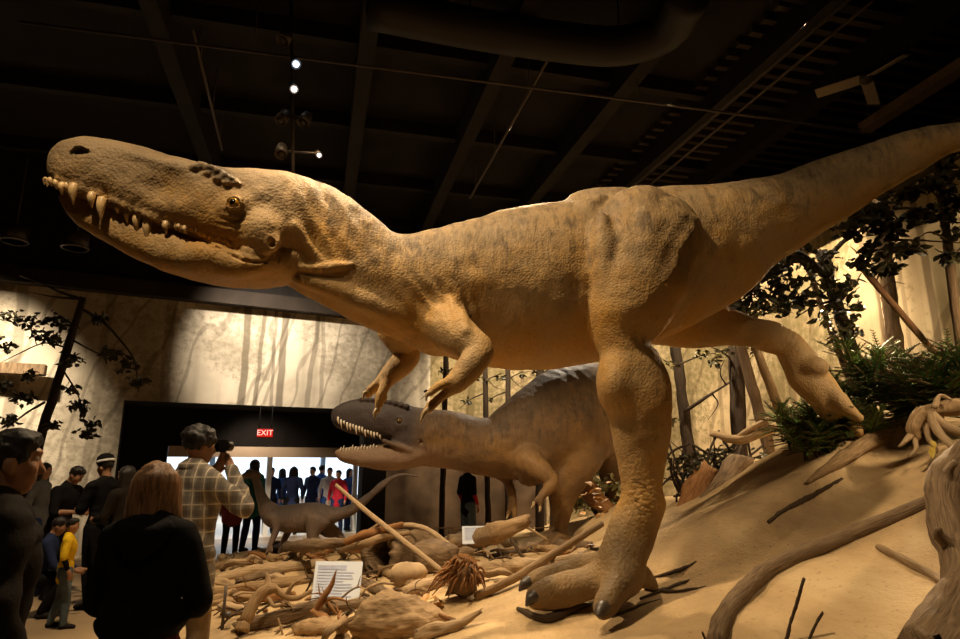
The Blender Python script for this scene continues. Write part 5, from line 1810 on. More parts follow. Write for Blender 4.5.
log('log', 'added tan log shape standing in for the lit sand ridge below the fir shrubs', [(888, 436), (862, 452), (835, 468), (806, 485)], [7, 8, 6, 2], DRY, rough=.3, seg=14)  # added shape: imitates the bright edge of the sand ridge
log('log', 'grey split log leaning in the gully beside the planted leg', [(742, 466, 8.0), (712, 500, 7.6), (676, 536, 7.2)], [15, 13, 9], DRYG, rough=.3, seg=14)
log('log', 'brown bare log wedged beside the mossy thicket', [(704, 474, 8.2), (690, 505, 7.9), (672, 532, 7.6)], [12, 12, 9], ORANGE, rough=.3, seg=14)
log('branch', 'forked dead branch resting on the thicket before the pale trunks', [(712, 434, 8.3), (735, 440, 8.2), (758, 434, 8.1), (782, 424, 8.0)], [3, 4.5, 5, 4], DRY, 'branch', .3, parts=[([(735, 440, 8.2), (752, 428, 8.1), (770, 418, 8.0)], [3.5, 3, 1.5])])
# gnarled root with a yellow leaf at the hill top
root = empty('root', tuple(P(945, 440, 5.4)), 'gnarled pale root with twisting arms at the hill top beside the fir shrub', 'root')
for i, (pp, rr) in enumerate((([(975, 404, 5.3), (945, 408, 5.35), (922, 414, 5.4), (913, 428, 5.4), (918, 440, 5.4)], [9, 8, 7, 6, 4]), ([(930, 412, 5.35), (936, 428, 5.3), (948, 442, 5.2), (962, 452, 5.1)], [5, 4, 4, 3]), ([(932, 414, 5.35), (950, 428, 5.25), (972, 436, 5.2)], [4, 4, 3]),
                              ([(926, 420, 5.4), (928, 436, 5.35), (938, 452, 5.3)], [4, 3, 1.5]), ([(918, 432, 5.4), (908, 438, 5.4), (900, 446, 5.4)], [4, 3, 1.5]), ([(914, 436, 5.4), (916, 448, 5.35), (910, 456, 5.3)], [3, 2, 1]), ([(934, 408, 5.3), (940, 396, 5.3), (952, 400, 5.25)], [3, 2, 1]))):
    W = [P(*p) for p in pp]
    V, F, uv = tube_mesh(W, [r * mpp(430, 5.4) for r in rr], 9, 5, .25, i)
    mesh_obj('root_arm', V, F, DRYP if i else DRY, root, True, uv)
mb = MB()
YEL = leaf_mat('leaf_yellow', (.55, .40, .05), (.7, .55, .15))
for c in ((930, 446), (931, 440), (929, 450)): add_leaf(mb, P(c[0], c[1], 5.25), Vector((.2, -.3, -1)), Vector((0, -1, .2)), .07, .045)
tag(mb.build('leaf', YEL, None, False), 'yellow dead leaf hanging on the gnarled root', 'leaf')
# bark crumbs around the planted foot
for i, (pts, w_) in enumerate((([(520, 612), (545, 622), (572, 612), (590, 606)], 4.5), ([(640, 600), (668, 590), (690, 580)], 2.2), ([(645, 590), (672, 594), (705, 588)], 2.6), ([(655, 578), (684, 570), (696, 562)], 2.0), ([(612, 618), (640, 607), (660, 600)], 1.8))):
    log('bark_piece', ['dark curled bark under the toes of the planted foot', 'thin dark bark sliver pointing away from the planted heel', 'thicker dark bark strip behind the planted heel', 'short upcurved bark twig behind the planted ankle', 'slim bark twig in front of the planted foot'][i], pts, [w_ * .7] + [w_] * (len(pts) - 2) + [w_ * .4], DRYD, 'bark', .45, seg=8)

# -- left and middle heap of driftwood
L_ = [
 ('pale long log lying along the sand edge behind the black stake', [(216, 582), (250, 576), (290, 571), (332, 566)], [5, 6, 5.5, 4], DRYP, .2),
 ('second pale log parallel to and nearer than the long one', [(216, 596), (255, 590), (300, 584), (345, 576)], [4.5, 5, 5, 3.5], DRY, .2),
 ('grey rough log under the small dinosaur feet', [(246, 561), (280, 553), (312, 549), (345, 545)], [4.5, 5.5, 6, 4], DRYG, .3),
 ('dark heavy log lying before the larger white panel', [(236, 632), (270, 626), (305, 618), (340, 612), (368, 606)], [6, 8, 9, 7, 5], DRYG, .3),
 ('brown log pointing at the white panel from the hollow stump', [(355, 582), (372, 590), (392, 601)], [5.5, 5.5, 5], DRYG, .2),
 ('stout light log with frayed end in front of the far panel', [(447, 549), (475, 546), (500, 537), (527, 524)], [8, 9.5, 9, 5.5], DRY, .28),
 ('smooth tan log under the diagonal pole', [(450, 580), (480, 574), (510, 570), (545, 568)], [5, 7, 7, 5], DRYP, .22),
 ('greyish log crossing beneath the crouching dinosaur foot', [(500, 556), (530, 552), (560, 548), (590, 548)], [4, 5.5, 5, 4], DRYG, .28),
 ('pale log end beside the planted foot toes', [(530, 568), (555, 566), (585, 562), (602, 560)], [5, 5.5, 5, 4], DRYP, .25),
 ('short tan log between the root ball and the hollow stump', [(405, 597), (428, 590), (448, 586)], [6, 7, 5], DRYP, .22),
 ('reddish brown log leaning among the roots under the small dinosaur tail', [(344, 545), (365, 537), (385, 531), (402, 526)], [3.5, 4, 3.5, 2.5], ORANGE, .2),
 ('tan log just below the reddish brown one', [(340, 553), (362, 547), (388, 538), (410, 534)], [3.5, 4, 3.5, 2], DRY, .2),
 ('thick brown trunk leaning down beyond the crouching dinosaur foot', [(572, 474, 9.9), (590, 492, 9.6), (612, 512, 9.3)], [9, 9, 7], ORANGE, .2),
 ('small dark log lying behind the root ball', [(492, 560), (510, 556), (528, 552)], [3.5, 4, 3], DRYD, .3),
 ('flat weathered log left of the antler branch', [(214, 570), (232, 566), (252, 562)], [3.5, 4, 3], DRY, .25),
 ('tan log resting low beside the stump with the hole', [(352, 570), (380, 575), (405, 585), (425, 596)], [4, 6, 6, 5], DRY, .25),
]
for lab, pts, rr, m_, ro in L_:
    log('log', lab, pts, rr, m_, rough=ro, group='driftwood logs on the sand')
S_ = [
 ('long pale bare stick rising before the small dinosaur tail', [(336, 485, 7.6), (365, 510, 7.4), (400, 538, 7.2), (446, 574, 6.9)], [1.8, 2.6, 2.8, 2.6], DRYP),
 ('arched pale branch bending over to the stump', [(386, 528, 7.9), (410, 525, 7.8), (430, 531, 7.7), (450, 546, 7.6)], [1.8, 2.4, 2.6, 2.8], DRYP),
 ('long straight tan pole slanting over the logs to the planted ankle', [(476, 600), (520, 575, 5.9), (560, 550, 6.2), (602, 524, 6.6)], [4.6, 4.4, 4, 3], DRY),
 ('thin grey stick bent up beside the dark jamb', [(345, 548, 8.6), (358, 538, 8.6), (378, 524, 8.6)], [1.6, 1.5, 1.0], DRYP),
 ('thin upright pale stick below the small dinosaur tail', [(300, 560, 9.2), (302, 548, 9.2), (304, 538, 9.2)], [1.4, 1.3, 1.0], DRYP),
 ('fine stick poking forward from the dark log', [(284, 640, 6.0), (281, 628, 6.0), (278, 618, 6.0)], [1.2, 1.1, .8], DRYP),
 ('bent twig reaching from the frayed log toward the clawed foot', [(522, 524, 8.4), (535, 532, 8.4), (548, 540, 8.4)], [1.6, 1.4, 1.0], DRYP),
 ('dark slim stick leaning between the far logs', [(512, 540, 8.0), (518, 550, 7.9), (524, 560, 7.8)], [1.8, 1.8, 1.4], DRYD),
]
for lab, pts, rr, m_ in S_:
    log('stick', lab, pts, rr, m_, 'stick', .12, seg=8, group='loose sticks on the sand')
log('branch', 'antler shaped forked branch standing up from the sand', [(241, 632), (247, 618, 6.15), (256, 600, 6.2), (266, 590, 6.25), (276, 588, 6.3)], [6, 6, 5, 5.5, 4], DRY, 'branch', .25,
    parts=[([(268, 590, 6.25), (268, 580, 6.3), (266, 574, 6.3)], [4, 3, 1.5]), ([(274, 588, 6.3), (285, 596, 6.3), (298, 598, 6.3), (312, 590, 6.35)], [4, 3, 2.5, 1.5]), ([(285, 596, 6.3), (292, 586, 6.3), (300, 580, 6.3)], [2.5, 2, 1]), ([(268, 598, 6.2), (274, 606, 6.15), (284, 604, 6.15)], [2, 1.8, 1]), ([(242, 630, 6.1), (244, 622, 6.12)], [6.6, 5.6])])
log('root', 'looping bleached root on the sand behind the antler branch', [(222, 570), (232, 562, 9.0), (246, 562, 8.9), (258, 568), (270, 572)], [2.4, 2.6, 2.8, 2.6, 1.6], DRYP, 'root', .2, parts=[([(246, 562, 8.9), (252, 556, 8.9), (262, 560, 8.9)], [2, 1.8, 1])])


# hollow stump with a dark hole
def hollow(name, label, a, b, r, mat, cat='stump', seed=1):
    """broken hollow log: outer bark and an inner dark wall"""
    A_, B_ = Vector(a), Vector(b)
    ax_ = (B_ - A_); T = ax_.normalized()
    u = T.cross(Vector((0, 0, 1))).normalized(); v = u.cross(T)
    seg, n = 26, 12
    V, F, U = [], [], []
    for shell, (rs, rev) in enumerate(((1.0, False), (.66, True))):
        for i in range(n + 1):
            for j in range(seg):
                an = 2 * PI * j / seg
                q = A_ + ax_ * (i / n)
                w_ = 1 + .16 * float(fbm(np.array([[math.cos(an) * 1.6 + seed, math.sin(an) * 1.6, i * .5]]), 2, seed)[0])
                jag = T * (r * .45 * float(vnoise(np.array([[math.cos(an) * 3, math.sin(an) * 3, seed + 2.]]), seed)[0])) if i in (0, n) else Vector()
                V.append(q + (u * math.cos(an) + v * math.sin(an)) * r * rs * w_ + jag)
                U.append((min(j, seg - j) / seg * 2, i / n * 2))
    st = (n + 1) * seg
    for sh in (0, 1):
        for i in range(n):
            for j in range(seg):
                k_ = (j + 1) % seg
                f = (sh * st + i * seg + j, sh * st + i * seg + k_, sh * st + (i + 1) * seg + k_, sh * st + (i + 1) * seg + j)
                F.append(f[::-1] if sh else f)
    for i, fl in ((0, 1), (n, 0)):
        for j in range(seg):
            k_ = (j + 1) % seg
            f = (i * seg + j, i * seg + k_, st + i * seg + k_, st + i * seg + j)
            F.append(f if fl == 0 else f[::-1])
    o = mesh_obj(name, V, F, mat, None, True, U)
    tag(o, label, cat); recentre(o)
    return o


c = G(392, 572, .16); hollow('stump', 'broken hollow stump with a black hole facing out among the logs', c + Vector((-.10, -.26, .05)), c + Vector((.35, .45, -.02)), .27, DRYG, seed=3)
c = G(412, 590, .10)


def lump(name, label, cat, c, r, mat, seed, amp=.35, h=.03, freq=3.0, holes=()):
    """a stone or gnarled block with an uneven skin"""
    f = Field.box(Vector(c) - Vector(r) * 1.6, Vector(c) + Vector(r) * 1.6, h)
    f.ell(c, r, .02)
    for k_ in range(6):
        d = rdir()
        f.ell(Vector(c) + Vector((d.x * r[0] * .7, d.y * r[1] * .7, d.z * r[2] * .6)), tuple(x * rnd.uniform(.3, .55) for x in r), .06)
    for q, rr in holes: f.ell(q, rr, .03, 'sub')
    V, Q = f.mesh()
    o = mesh_obj(name, V, Q, mat)
    N = normals_of(o.data)
    V = V + N * (min(r) * amp * .4 * fbm(V * freq / max(r) * .5, 4, seed))[:, None]
    o.data.vertices.foreach_set('co', V.astype(np.float32).ravel())
    uvl = o.data.uv_layers.new(name='UVMap')
    vi = np.empty(len(o.data.loops), dtype=np.int32); o.data.loops.foreach_get('vertex_index', vi)
    uvl.data.foreach_set('uv', (V[vi][:, (2, 0)] * 1.2).astype(np.float32).ravel())
    o.data.update()
    tag(o, label, cat); recentre(o)
    return o


ROCK = simple('sandstone', (.44, .31, .18), .9, .3, 5, .3)
lump('rock', 'pale rounded rock leaning against the hollow stump', 'rock', G(408, 586, .10), (.17, .16, .13), ROCK, 2)
lump('rock', 'brown boulder behind the pale rounded rock', 'rock', G(436, 572, .14), (.26, .22, .2), DRYG, 5)
lump('wood_chunk', 'low jagged chunk of brown wood beside the dark log near the frame bottom', 'wood', G(316, 632, .04), (.2, .12, .07), DRY, 8, .6, .02, 6)
# big gnarled driftwood block in the near heap
c = G(398, 634, .08)
lump('driftwood_block', 'big gnarled driftwood knot with root arms at the bottom of the heap', 'driftwood', c, (.36, .24, .19), DRY, 11, .5, .018, 5.0)
for i, (pts, rr, lab) in enumerate((([(340, 634), (352, 622, 5.35), (368, 614, 5.3), (384, 612, 5.25)], [5, 5, 4, 3], 'crooked root arm curling over the gnarled knot'), ([(352, 640, 5.3), (372, 628, 5.2), (392, 622, 5.2)], [3, 3, 2], 'thin root arm lying across the gnarled knot'), ([(345, 622), (330, 630, 5.4), (322, 642, 5.35)], [4, 4, 3], 'root arm dipping out of the frame beside the gnarled knot'))):
    log('root', lab, pts, rr, DRYP if i == 1 else DRY, 'root', .3, seg=9)
# fibrous root ball
c = G(462, 598, .14)
root = empty('root_ball', tuple(c), 'reddish fibrous root ball in the middle of the heap', 'root')
mb = MB()
for i in range(190):
    a, e = rnd.uniform(0, 2 * PI), rnd.uniform(.05, 1.5)
    d = Vector((math.cos(a) * math.cos(e), math.sin(a) * math.cos(e) * .8, math.sin(e)))
    L = rnd.uniform(.13, .24)
    p1 = c + Vector((0, 0, .02)) + d * L * .75 + rdir() * .02
    p2 = p1 + Vector((d.x * .09 - .03, d.y * .07, -rnd.uniform(.02, .14))) + rdir() * .03
    mb.tube([c + d * .05, p1, p2], [.016, .012, .004], seg=5, n=3)
mb.build('root_fibre', ORANGE, root)
V, F, uv = tube_mesh([c + Vector((-.05, .05, -.1)), c + Vector((.03, 0, .06)), c + Vector((-.02, .02, .16))], [.10, .10, .04], 12, 5, .4, 6)
mesh_obj('core', V, F, DRYG, root, True, uv)
# split orange wood spike before the white panel
root = empty('split_wood', tuple(G(322, 612)), 'pointed orange brown splinter of wood standing before the white panel', 'wood')
for pp, rr in (([(316, 612, 6.1), (322, 600, 6.1), (331, 586, 6.1), (336, 571, 6.1)], [6, 7, 4.5, .8]), ([(322, 603, 6.1), (334, 598, 6.08), (350, 602, 6.06)], [4, 3, 1]), ([(314, 610, 6.1), (330, 622, 5.95), (350, 636, 5.8)], [5, 5, 3])):
    V, F, uv = tube_mesh([P(*p) for p in pp], [r * mpp(600, 6.1) for r in rr], 8, 5, .3, 4, .55)
    mesh_obj('splinter', V, F, ORANGE, root, True, uv)
# dry leaves
LEAFY = leaf_mat('leaf_dry_orange', (.40, .20, .06), (.62, .38, .14))
spots_ = [(rnd.uniform(585, 612), rnd.uniform(484, 520), 8.6) for _ in range(16)] + [(rnd.uniform(395, 410), rnd.uniform(596, 604), None) for _ in range(7)] + [(rnd.uniform(425, 452), rnd.uniform(600, 612), None) for _ in range(8)] + [(rnd.uniform(540, 600), rnd.uniform(540, 556), None) for _ in range(8)]
ld = None
for x, y, Y in spots_:
    p = G(x, y, .02)
    if ld is None:
        mb = MB(); add_leaf(mb, Vector(), Vector((1, .2, .15)), Vector((0, -.3, 1)), .11, .07); add_leaf(mb, Vector((.01, 0, .004)), Vector((.6, .8, .1)), Vector((0, -.3, 1)), .09, .05)
        ld = mb.build('dry_leaf', LEAFY, None, False); o = ld
        tag(o, 'curled dry orange leaf fallen among the driftwood', 'leaf', 'fallen dry leaves')
    else:
        o = ld.copy(); COL.objects.link(o)
    o.location = p; o.rotation_euler = (rnd.uniform(-.6, .6), rnd.uniform(-.6, .6), rnd.uniform(0, 6.28)); o.scale = (1, 1, 1)
for q_, r_ in ((G(392, 572), .4), (G(408, 586), .2), (G(436, 572), .28), (G(316, 632), .2), (G(398, 634), .4), (G(462, 598), .32), (G(322, 612), .15), (G(222, 630), .08), (P(337, 584, 6.75), .2), (P(479, 535, 9.2), .2), (Vector((-2.6, 10.2, 0)), .5), (Vector((.75, 9.1, 0)), .35)): OCC.append((q_.x, q_.y, r_))
# broken pieces of driftwood heaped everywhere between the logs
pd_ = None
kinds = []
for i in range(70):
    p = free_spot(60, .17)
    if p is None: continue
    p.z += .03
    if len(kinds) < 9:
        L = rnd.uniform(.28, .5); r = rnd.uniform(.035, .075)
        V, F, uv = tube_mesh([(-L / 2, 0, 0), (-L / 6, rnd.uniform(-.06, .06), rnd.uniform(0, .05)), (L / 6, rnd.uniform(-.06, .06), rnd.uniform(0, .05)), (L / 2, rnd.uniform(-.05, .05), rnd.uniform(-.03, .06))], [r * .8, r, r * .9, r * .4], 14, 8, .5, i, .75)
        o = mesh_obj('driftwood_piece', V, F, [DRY, DRYP, DRYG, ORANGE, DRY][i % 5], None, True, uv); kinds.append(o)
        tag(o, 'short broken piece of driftwood tumbled among the logs', 'driftwood', 'broken driftwood pieces')
    else:
        o = rnd.choice(kinds).copy(); COL.objects.link(o)
    o.location = p; o.rotation_euler = (rnd.uniform(-.2, .2), rnd.uniform(-.35, .3), rnd.uniform(-.9, .9) + (PI if rnd.random() < .5 else 0))
# thin broken twigs lying every way over the heap
td_ = []
for i in range(44):
    x, y = rnd.uniform(225, 600), rnd.uniform(548, 632)
    if (x > 455 and y > 585) or (x > 515 and y > 566) or (x < 262 and y < 560): continue
    p = G(x, y, rnd.uniform(.05, .12))
    if len(td_) < 10:
        L = rnd.uniform(.3, .7)
        mb = MB(); mb.tube([(-L / 2, 0, -.05), (-L / 6, rnd.uniform(-.05, .05), .02), (L / 6, rnd.uniform(-.05, .05), .04), (L / 2, rnd.uniform(-.08, .08), -.03)], [.013, .012, .010, .004], seg=6, n=4, rough=.25, seed=i)
        mb.tube([(L / 6, 0, .03), (L / 4, rnd.uniform(-.08, .08), .08), (L / 3, rnd.uniform(-.12, .12), .12)], [.008, .006, .002], seg=5, n=3)
        o = mb.build('dry_twig', [DRYP, DRY, DRYD, DRYG, ORANGE][i % 5], None); td_.append(o)
        tag(o, 'thin dry forked twig lying across the driftwood heap', 'twig', 'dry twigs over the driftwood')
    else:
        o = rnd.choice(td_).copy(); COL.objects.link(o)
    o.location = p; o.rotation_euler = (rnd.uniform(-.5, .5), rnd.uniform(-.5, .5), rnd.uniform(0, 6.28))
# small wood chips strewn about
cd = None
for i in range(110):
    p = free_spot(40, .07)
    if p is None: continue
    p.z += .010
    if i % 6 == 0 or cd is None:
        L = rnd.uniform(.12, .3)
        V, F, uv = tube_mesh([(-L / 2, 0, 0), (0, rnd.uniform(-.03, .03), .012), (L / 2, rnd.uniform(-.04, .04), 0)], [.014, .02, .008], 6, 3, .3, i)
        o = mesh_obj('wood_chip', V, F, rnd.choice([DRY, DRYP, DRYG, DRYD, ORANGE]), None, True, uv); cd = o
        tag(o, 'small splintered wood chip on the sand among the logs', 'wood chip', 'wood chips strewn on the sand')
    else:
        o = cd.copy(); COL.objects.link(o)
    o.location = p; o.rotation_euler = (rnd.uniform(-.2, .2), rnd.uniform(-.25, .25), rnd.uniform(0, 6.28))
# black stake
s0 = G(222, 630)
mb = MB(); mb.tube([s0 - Vector((0, 0, .1)), P(226, 586, s0.y)], [.016, .014], seg=8, n=1)
root = empty('stake', tuple(s0), 'thin black stake upright in the sand beside the antler branch', 'stake')
mb.build('rod', NAILM, root)
mb = MB(); mb.lathe([(.004, -.03), (.03, -.02), (.034, 0), (.03, .02), (.004, .03)], P(228, 615, s0.y - .01), (1, 0, .2), 12); mb.build('knob', NAILM, root)

# ---- information panels
PANEL = simple('panel_white', (.70, .78, .92), .45, .03, 3, 0)  # white board, bluish cast of daylight put into its colour
PRINT = simple('panel_print', (.46, .52, .72), .6, .2, 8, 0)


def panel(label, c, w_, h_, lean, yaw, head):
    root = empty('information_panel', (c[0], c[1], c[2] - h_ / 2), label, 'sign')
    M = Matrix.Rotation(yaw, 3, 'Z') @ Matrix.Rotation(-lean, 3, 'X')
    MB().box(c, (w_, .02, h_), M, .004).build('board', PANEL, root, False)
    mb = MB()
    rows = [(head, .10)] + [(.9 - (.25 if j % 4 == 3 else rnd.uniform(0, .08)), .028) for j in range(9)]
    z = h_ * .36
    for frac, hh in rows:
        L = w_ * .86 * frac
        mb.box(Vector(c) + M @ Vector((-w_ * .43 + L / 2, -.0125, z)), (L, .004, h_ * hh), M)
        z -= h_ * (hh * .5 + .052)
    mb.build('printed_text', PRINT, root, False)
    mb = MB(); mb.tube([Vector(c) + Vector((0, .06, 0)), Vector((c[0], c[1] + .08, zt(c[0], c[1] + .08) - .08))], [.018, .018], seg=8, n=1); mb.build('post', NAILM, root)


c = P(337, 584, 6.75); panel('larger white printed panel behind the orange splinter in the driftwood heap', c, .48, .42, .25, -.08, .7)
c = P(479, 535, 9.2); panel('small white printed panel leaning behind the frayed log beneath the crouching jaw', c, .46, .24, .35, .12, .6)
# ---- rope barrier under the crouching dinosaur
root = empty('rope_barrier', tuple(on(-.5, 10.4)), 'thin pale rope on slim posts along the path beneath the crouching dinosaur', 'barrier')
tops = [P(394, 525, 10.4), P(448, 528, 10.4), P(500, 527, 10.4), P(552, 527, 10.4)]
mb = MB()
for a, b in zip(tops[:-1], tops[1:]): mb.tube(bez(a, b, .02), .009, seg=6, n=2)
mb.build('rope', DRYP, root)
for t in tops:
    mb = MB(); mb.tube([Vector((t.x, t.y, max(zt(t.x, t.y), 0) - .05)), t + Vector((0, 0, .03))], [.014, .012], seg=8, n=1); mb.build('post', DRYP, root)

# ------------------------------------------------------------------ overhead: beams, pipes, duct, lamps, fan, exit sign
def PZ(px, py, z):
    """point at height z seen at a photo pixel above the horizon"""
    zz = (319.5 - py) / FOC
    return P(px, py, (z - CAM.z) * (math.cos(PITCH) - zz * math.sin(PITCH)) / (math.sin(PITCH) + zz * math.cos(PITCH)))


D1 = Vector((-.243, .97, 0)); D2 = Vector((.97, .243, 0))
ROT = Matrix.Rotation(math.atan2(D2.y, D2.x), 3, 'Z')
BEAMM = simple('beam_brown', (.009, .006, .0042), .8, .3, 3, .05)
DUCTM = simple('duct_grey', (.014, .0105, .008), .6, .2, 3, .03, .3)
PIPEM = simple('pipe_grey', (.07, .052, .04), .5, .2, 3, 0, .4)
LENSM = glow('lamp_glass_white', (1.0, .93, .84), 9.0)
LENSB = glow('lamp_glass_blue', (.55, .72, 1.0), 9.0)


def beam(p, L, w_, h_, name, mat, d=None):
    d = D1 if d is None else d
    R = Matrix.Rotation(math.atan2(d.y, d.x), 3, 'Z')
    mb = MB(); mb.box(p, (L, w_, h_), R)
    o = mb.build(name, mat, None, False)
    return tag(o, kind='structure')


for i, (px, py) in enumerate(((175, 60), (365, 60), (500, 60), (640, 60), (780, 40), (905, 30))):
    c = PZ(px, py, 7.1); beam(Vector((c.x, c.y, 7.15)) + D1 * 1.0, 16, .22, .5, 'ceiling_beam', BEAMM)
for k_ in range(7):
    c = Vector((0, 3.5 + k_ * 2.3, 7.28)); beam(c, 20, .14, .24, 'ceiling_joist', BEAMM, D2)
# ribbed decking above the tail
mb = MB()
o_ = PZ(800, 60, 7.3)
for k_ in range(40):
    mb.box(Vector((o_.x, o_.y, 7.33)) + D1 * (k_ * .26 - 4.0) + D2 * 1.6, (5.4, .09, .12), ROT)
tag(mb.build('ceiling_deck', simple('deck_brown', (.035, .024, .016), .8, .3, 3, .05), None, False), kind='structure')
# pipes
for lab, a, b, z, r in (('thin straight pipe under the ceiling running away above the shoulders', (552, 52), (470, 198), 6.7, .022), ('thin pipe crossing under the ceiling from the snout to the tail', (20, 22), (940, 140), 6.55, .018),
                        ('thin pipe hanging above the head beside the hooked cable', (193, 30), (222, 150), 6.7, .018)):
    p, q = PZ(*a, z), PZ(*b, z)
    mb = MB(); mb.tube([p, q], [r, r], seg=8, n=1)
    root = empty('ceiling_pipe', tuple(p), lab, 'pipe')
    mb.build('pipe_run', PIPEM, root)
    for t in (.2, .6, .9):
        m_ = p.lerp(q, t); mb = MB(); mb.tube([m_, Vector((m_.x, m_.y, 7.4))], [.008, .008], seg=6, n=1); mb.build('hanger', PIPEM, root)
# round duct bending over the middle
pts = [PZ(370, 8, 6.75), PZ(470, 28, 6.75), PZ(560, 42, 6.75), PZ(620, 46, 6.75), PZ(668, 30, 6.75), PZ(690, -6, 6.75)]
root = empty('air_duct', tuple(pts[0]), 'fat round air duct curving under the black ceiling above the back', 'duct')
V, F, uv = tube_mesh(pts, [.24] * 6, 20, 6)
mesh_obj('duct_run', V, F, DUCTM, root, True, uv)
for p in (pts[1], pts[3]):
    mb = MB(); mb.tube([p, Vector((p.x, p.y, 7.4))], [.012, .012], seg=6, n=1); mb.build('hanger', PIPEM, root)


def lamp_head(root, c, aim, mat, r=.075):
    aim = Vector(aim).normalized()
    mb = MB(); mb.lathe([(r * .55, -.16), (r * .8, -.15), (r, -.06), (r * 1.05, .02), (r * .95, .02), (r * .85, .0)], c, aim, 16); h = mb.build('lamp_head', DARKSTEEL, root)
    mb = MB(); mb.lathe([(r * .6, .006), (r * .5, .02), (.004, .026)], c, aim, 14); mb.build('lens', mat, h)


# hanging lighting pole with lamps
zt_ = 7.38
top = PZ(290, 8, 7.2); top = Vector((top.x, top.y, 7.4))
root = empty('spotlight_pole', tuple(top), 'hanging pole of stage spotlights with blue and white glowing lenses above the crest', 'spotlight')
bot = P(293, 176, top.y)
mb = MB(); mb.tube([top, bot], [.022, .022], seg=8, n=1)
mb.build('pole', DARKSTEEL, root)
for (x, y), m_, r in (((296, 64), LENSB, .060), ((294, 89), LENSM, .055), ((319, 155), LENSM, .036), ((283, 40), DARKSTEEL, .08), ((281, 120), DARKSTEEL, .07), ((303, 122), DARKSTEEL, .07), ((281, 154), DARKSTEEL, .07)):
    c = P(x, y, top.y - .1)
    lamp_head(root, c, (CAM - c).normalized() * 1 + Vector((.15, 0, -.25)) if m_ is not DARKSTEEL else (rnd.uniform(-.6, .6), -.5, -1), m_, r)
    pz_ = top.lerp(bot, (y - 8) / 168)
    mb = MB(); mb.tube([pz_, c + Vector((0, .06, .05))], [.014, .012], seg=6, n=1); mb.build('arm', DARKSTEEL, root)
# lighting track over the hip with small lamp heads
a, b = PZ(852, -4, 6.9), PZ(612, 204, 6.9)
root = empty('lighting_track', tuple(a), 'long black lighting track with small lamp heads running away above the hips', 'lighting track')
mb = MB(); mb.tube([a, b], [.03, .03], seg=8, n=1); mb.build('track', DARKSTEEL, root)
mb = MB(); mb.tube([a + D2 * .3, b + D2 * .3], [.02, .02], seg=8, n=1); mb.build('rail', PIPEM, root)
for t in (.03, .18, .33, .47, .61, .75, .88):
    p = a.lerp(b, t)
    mb = MB(); mb.tube([p, p + Vector((0, 0, .14))], [.028, .028], seg=8, n=1); mb.build('lamp_head', PIPEM, root)
    mb = MB(); mb.tube([p + Vector((0, 0, .12)), Vector((p.x, p.y, 7.4))], [.008, .008], seg=6, n=1); mb.build('hanger', PIPEM, root)
# ceiling fan above the tail
c = PZ(866, 78, 6.8)
root = empty('ceiling_fan', tuple(c), 'pale bladed ceiling fan at rest under the joists above the tail', 'fan')
mb = MB(); mb.lathe([(.05, -.08), (.09, -.04), (.09, .04), (.05, .09), (.018, .1), (.018, .6)], c, (0, 0, 1), 16); mb.build('motor', DARKSTEEL, root)
FANB = simple('fan_blade', (.30, .24, .17), .5, .15, 3, 0)
for tgt in ((908, 54), (816, 94), (874, 104)):
    d = PZ(*tgt, 6.8) - c
    d.z = 0; L = d.length; d.normalize()
    R = Matrix.Rotation(math.atan2(d.y, d.x), 3, 'Z') @ Matrix.Rotation(.35, 3, 'X')
    mb = MB(); mb.box(c + d * (L * .55), (L * .9, .17, .018), R, .006); mb.build('blade', FANB, root, False)
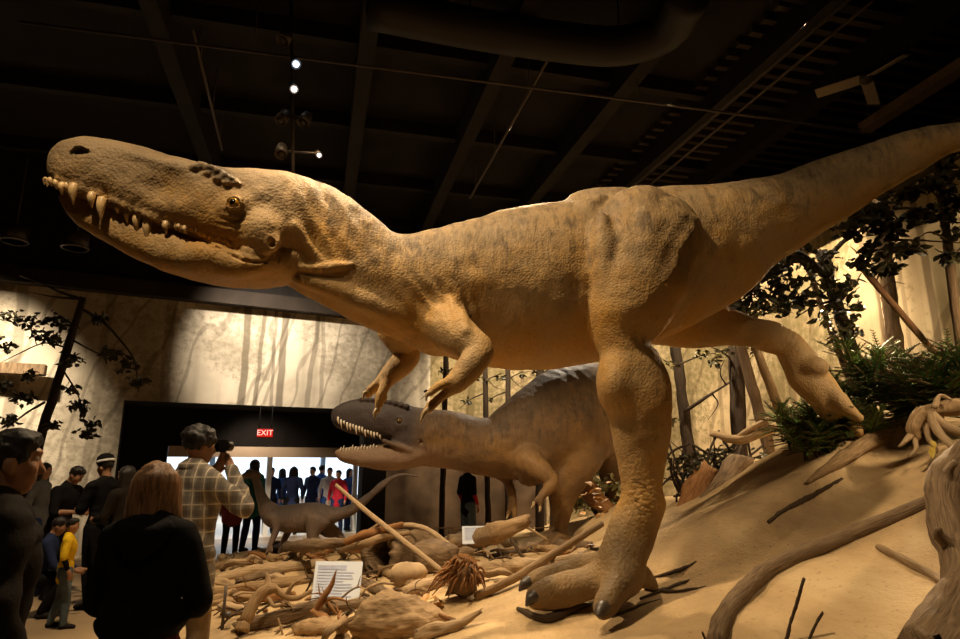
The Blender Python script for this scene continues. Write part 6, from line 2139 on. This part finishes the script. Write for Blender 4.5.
# slanting wooden brace above the tail and round can lights at the far wall
a, b = PZ(962, 66, 6.6), PZ(868, 126, 6.6)
beam((a + b) / 2, (a - b).length * 1.1, .2, .14, 'ceiling_beam', simple('beam_painted_lit', (.16, .105, .06), .7, .3, 3, .05), (b - a).normalized())  # paler copy of the beam wood, its lit look put into the colour
for (x, y), lab in (((14, 241), 'round dark can light above the leaning tree at the frame edge'), ((75, 248), 'round rimmed can light under the chin before the painted wall')):
    c = P(x, y, 10.6)
    root = empty('can_light', tuple(c), lab, 'lamp')
    mb = MB(); mb.lathe([(.17, 0), (.2, .02), (.2, .25), (.05, .27)], c, (0, 0, 1), 20); mb.build('housing', DARKSTEEL, root)
    mb = MB(); mb.lathe([(.215, -.015), (.225, .0), (.215, .02), (.19, .02), (.18, .0), (.19, -.015)], c, (0, 0, 1), 20); mb.build('rim', PIPEM, root)
    mb = MB(); mb.tube([c + Vector((0, 0, .25)), Vector((c.x, c.y, 7.4))], [.012, .012], seg=6, n=1); mb.build('stem', DARKSTEEL, root)
# illuminated EXIT sign on the black header
c = P(265, 433, 13.4)
yaw = math.atan2(ax.y, ax.x)
root = empty('exit_sign', (c.x, c.y, c.z - .1), 'small red glowing EXIT sign under the black lobby header', 'sign')
Mx = Matrix.Rotation(yaw * .6, 3, 'Z')
MB().box(c, (.34, .05, .19), Mx, .01).build('housing', BLACK, root, False)
MB().box(c + Mx @ Vector((0, -.027, 0)), (.31, .004, .165), Mx).build('face', glow('exit_glow', (.85, .02, .01), .85), root, False)
cu = bpy.data.curves.new('exit_text', 'FONT')
cu.body = 'EXIT'; cu.size = .155; cu.align_x = 'CENTER'; cu.align_y = 'CENTER'; cu.extrude = .002
to = bpy.data.objects.new('tmp_text', cu); COL.objects.link(to)
bpy.context.view_layer.update()
me = bpy.data.meshes.new_from_object(to.evaluated_get(bpy.context.evaluated_depsgraph_get()))
bpy.data.objects.remove(to)
me.transform(Matrix.Translation(c + Mx @ Vector((0, -.031, 0)) - root.location) @ (Mx @ Matrix.Rotation(PI / 2, 3, 'X')).to_4x4())
me.materials.append(glow('exit_letter', (1, .62, .5), 1.4))
lt = bpy.data.objects.new('lettering', me); COL.objects.link(lt); lt.parent = root
mb = MB()
for sx in (-.12, .12): mb.tube([c + Mx @ Vector((sx, 0, .09)), c + Mx @ Vector((sx, 0, OP_H - c.z))], [.008, .008], seg=6, n=1)
mb.build('hanger', BLACK, root)
# wooden ledge on the wall behind the leaning tree
a, b = P(-12, 368, 11.25), P(46, 370, 11.6)
mb = MB(); mb.box((a + b) / 2, ((a - b).length, .2, .2), Matrix.Rotation(math.atan2((b - a).y, (b - a).x), 3, 'Z'), .01)
tag(mb.build('trim_6', DRYG, None, False), kind='structure')
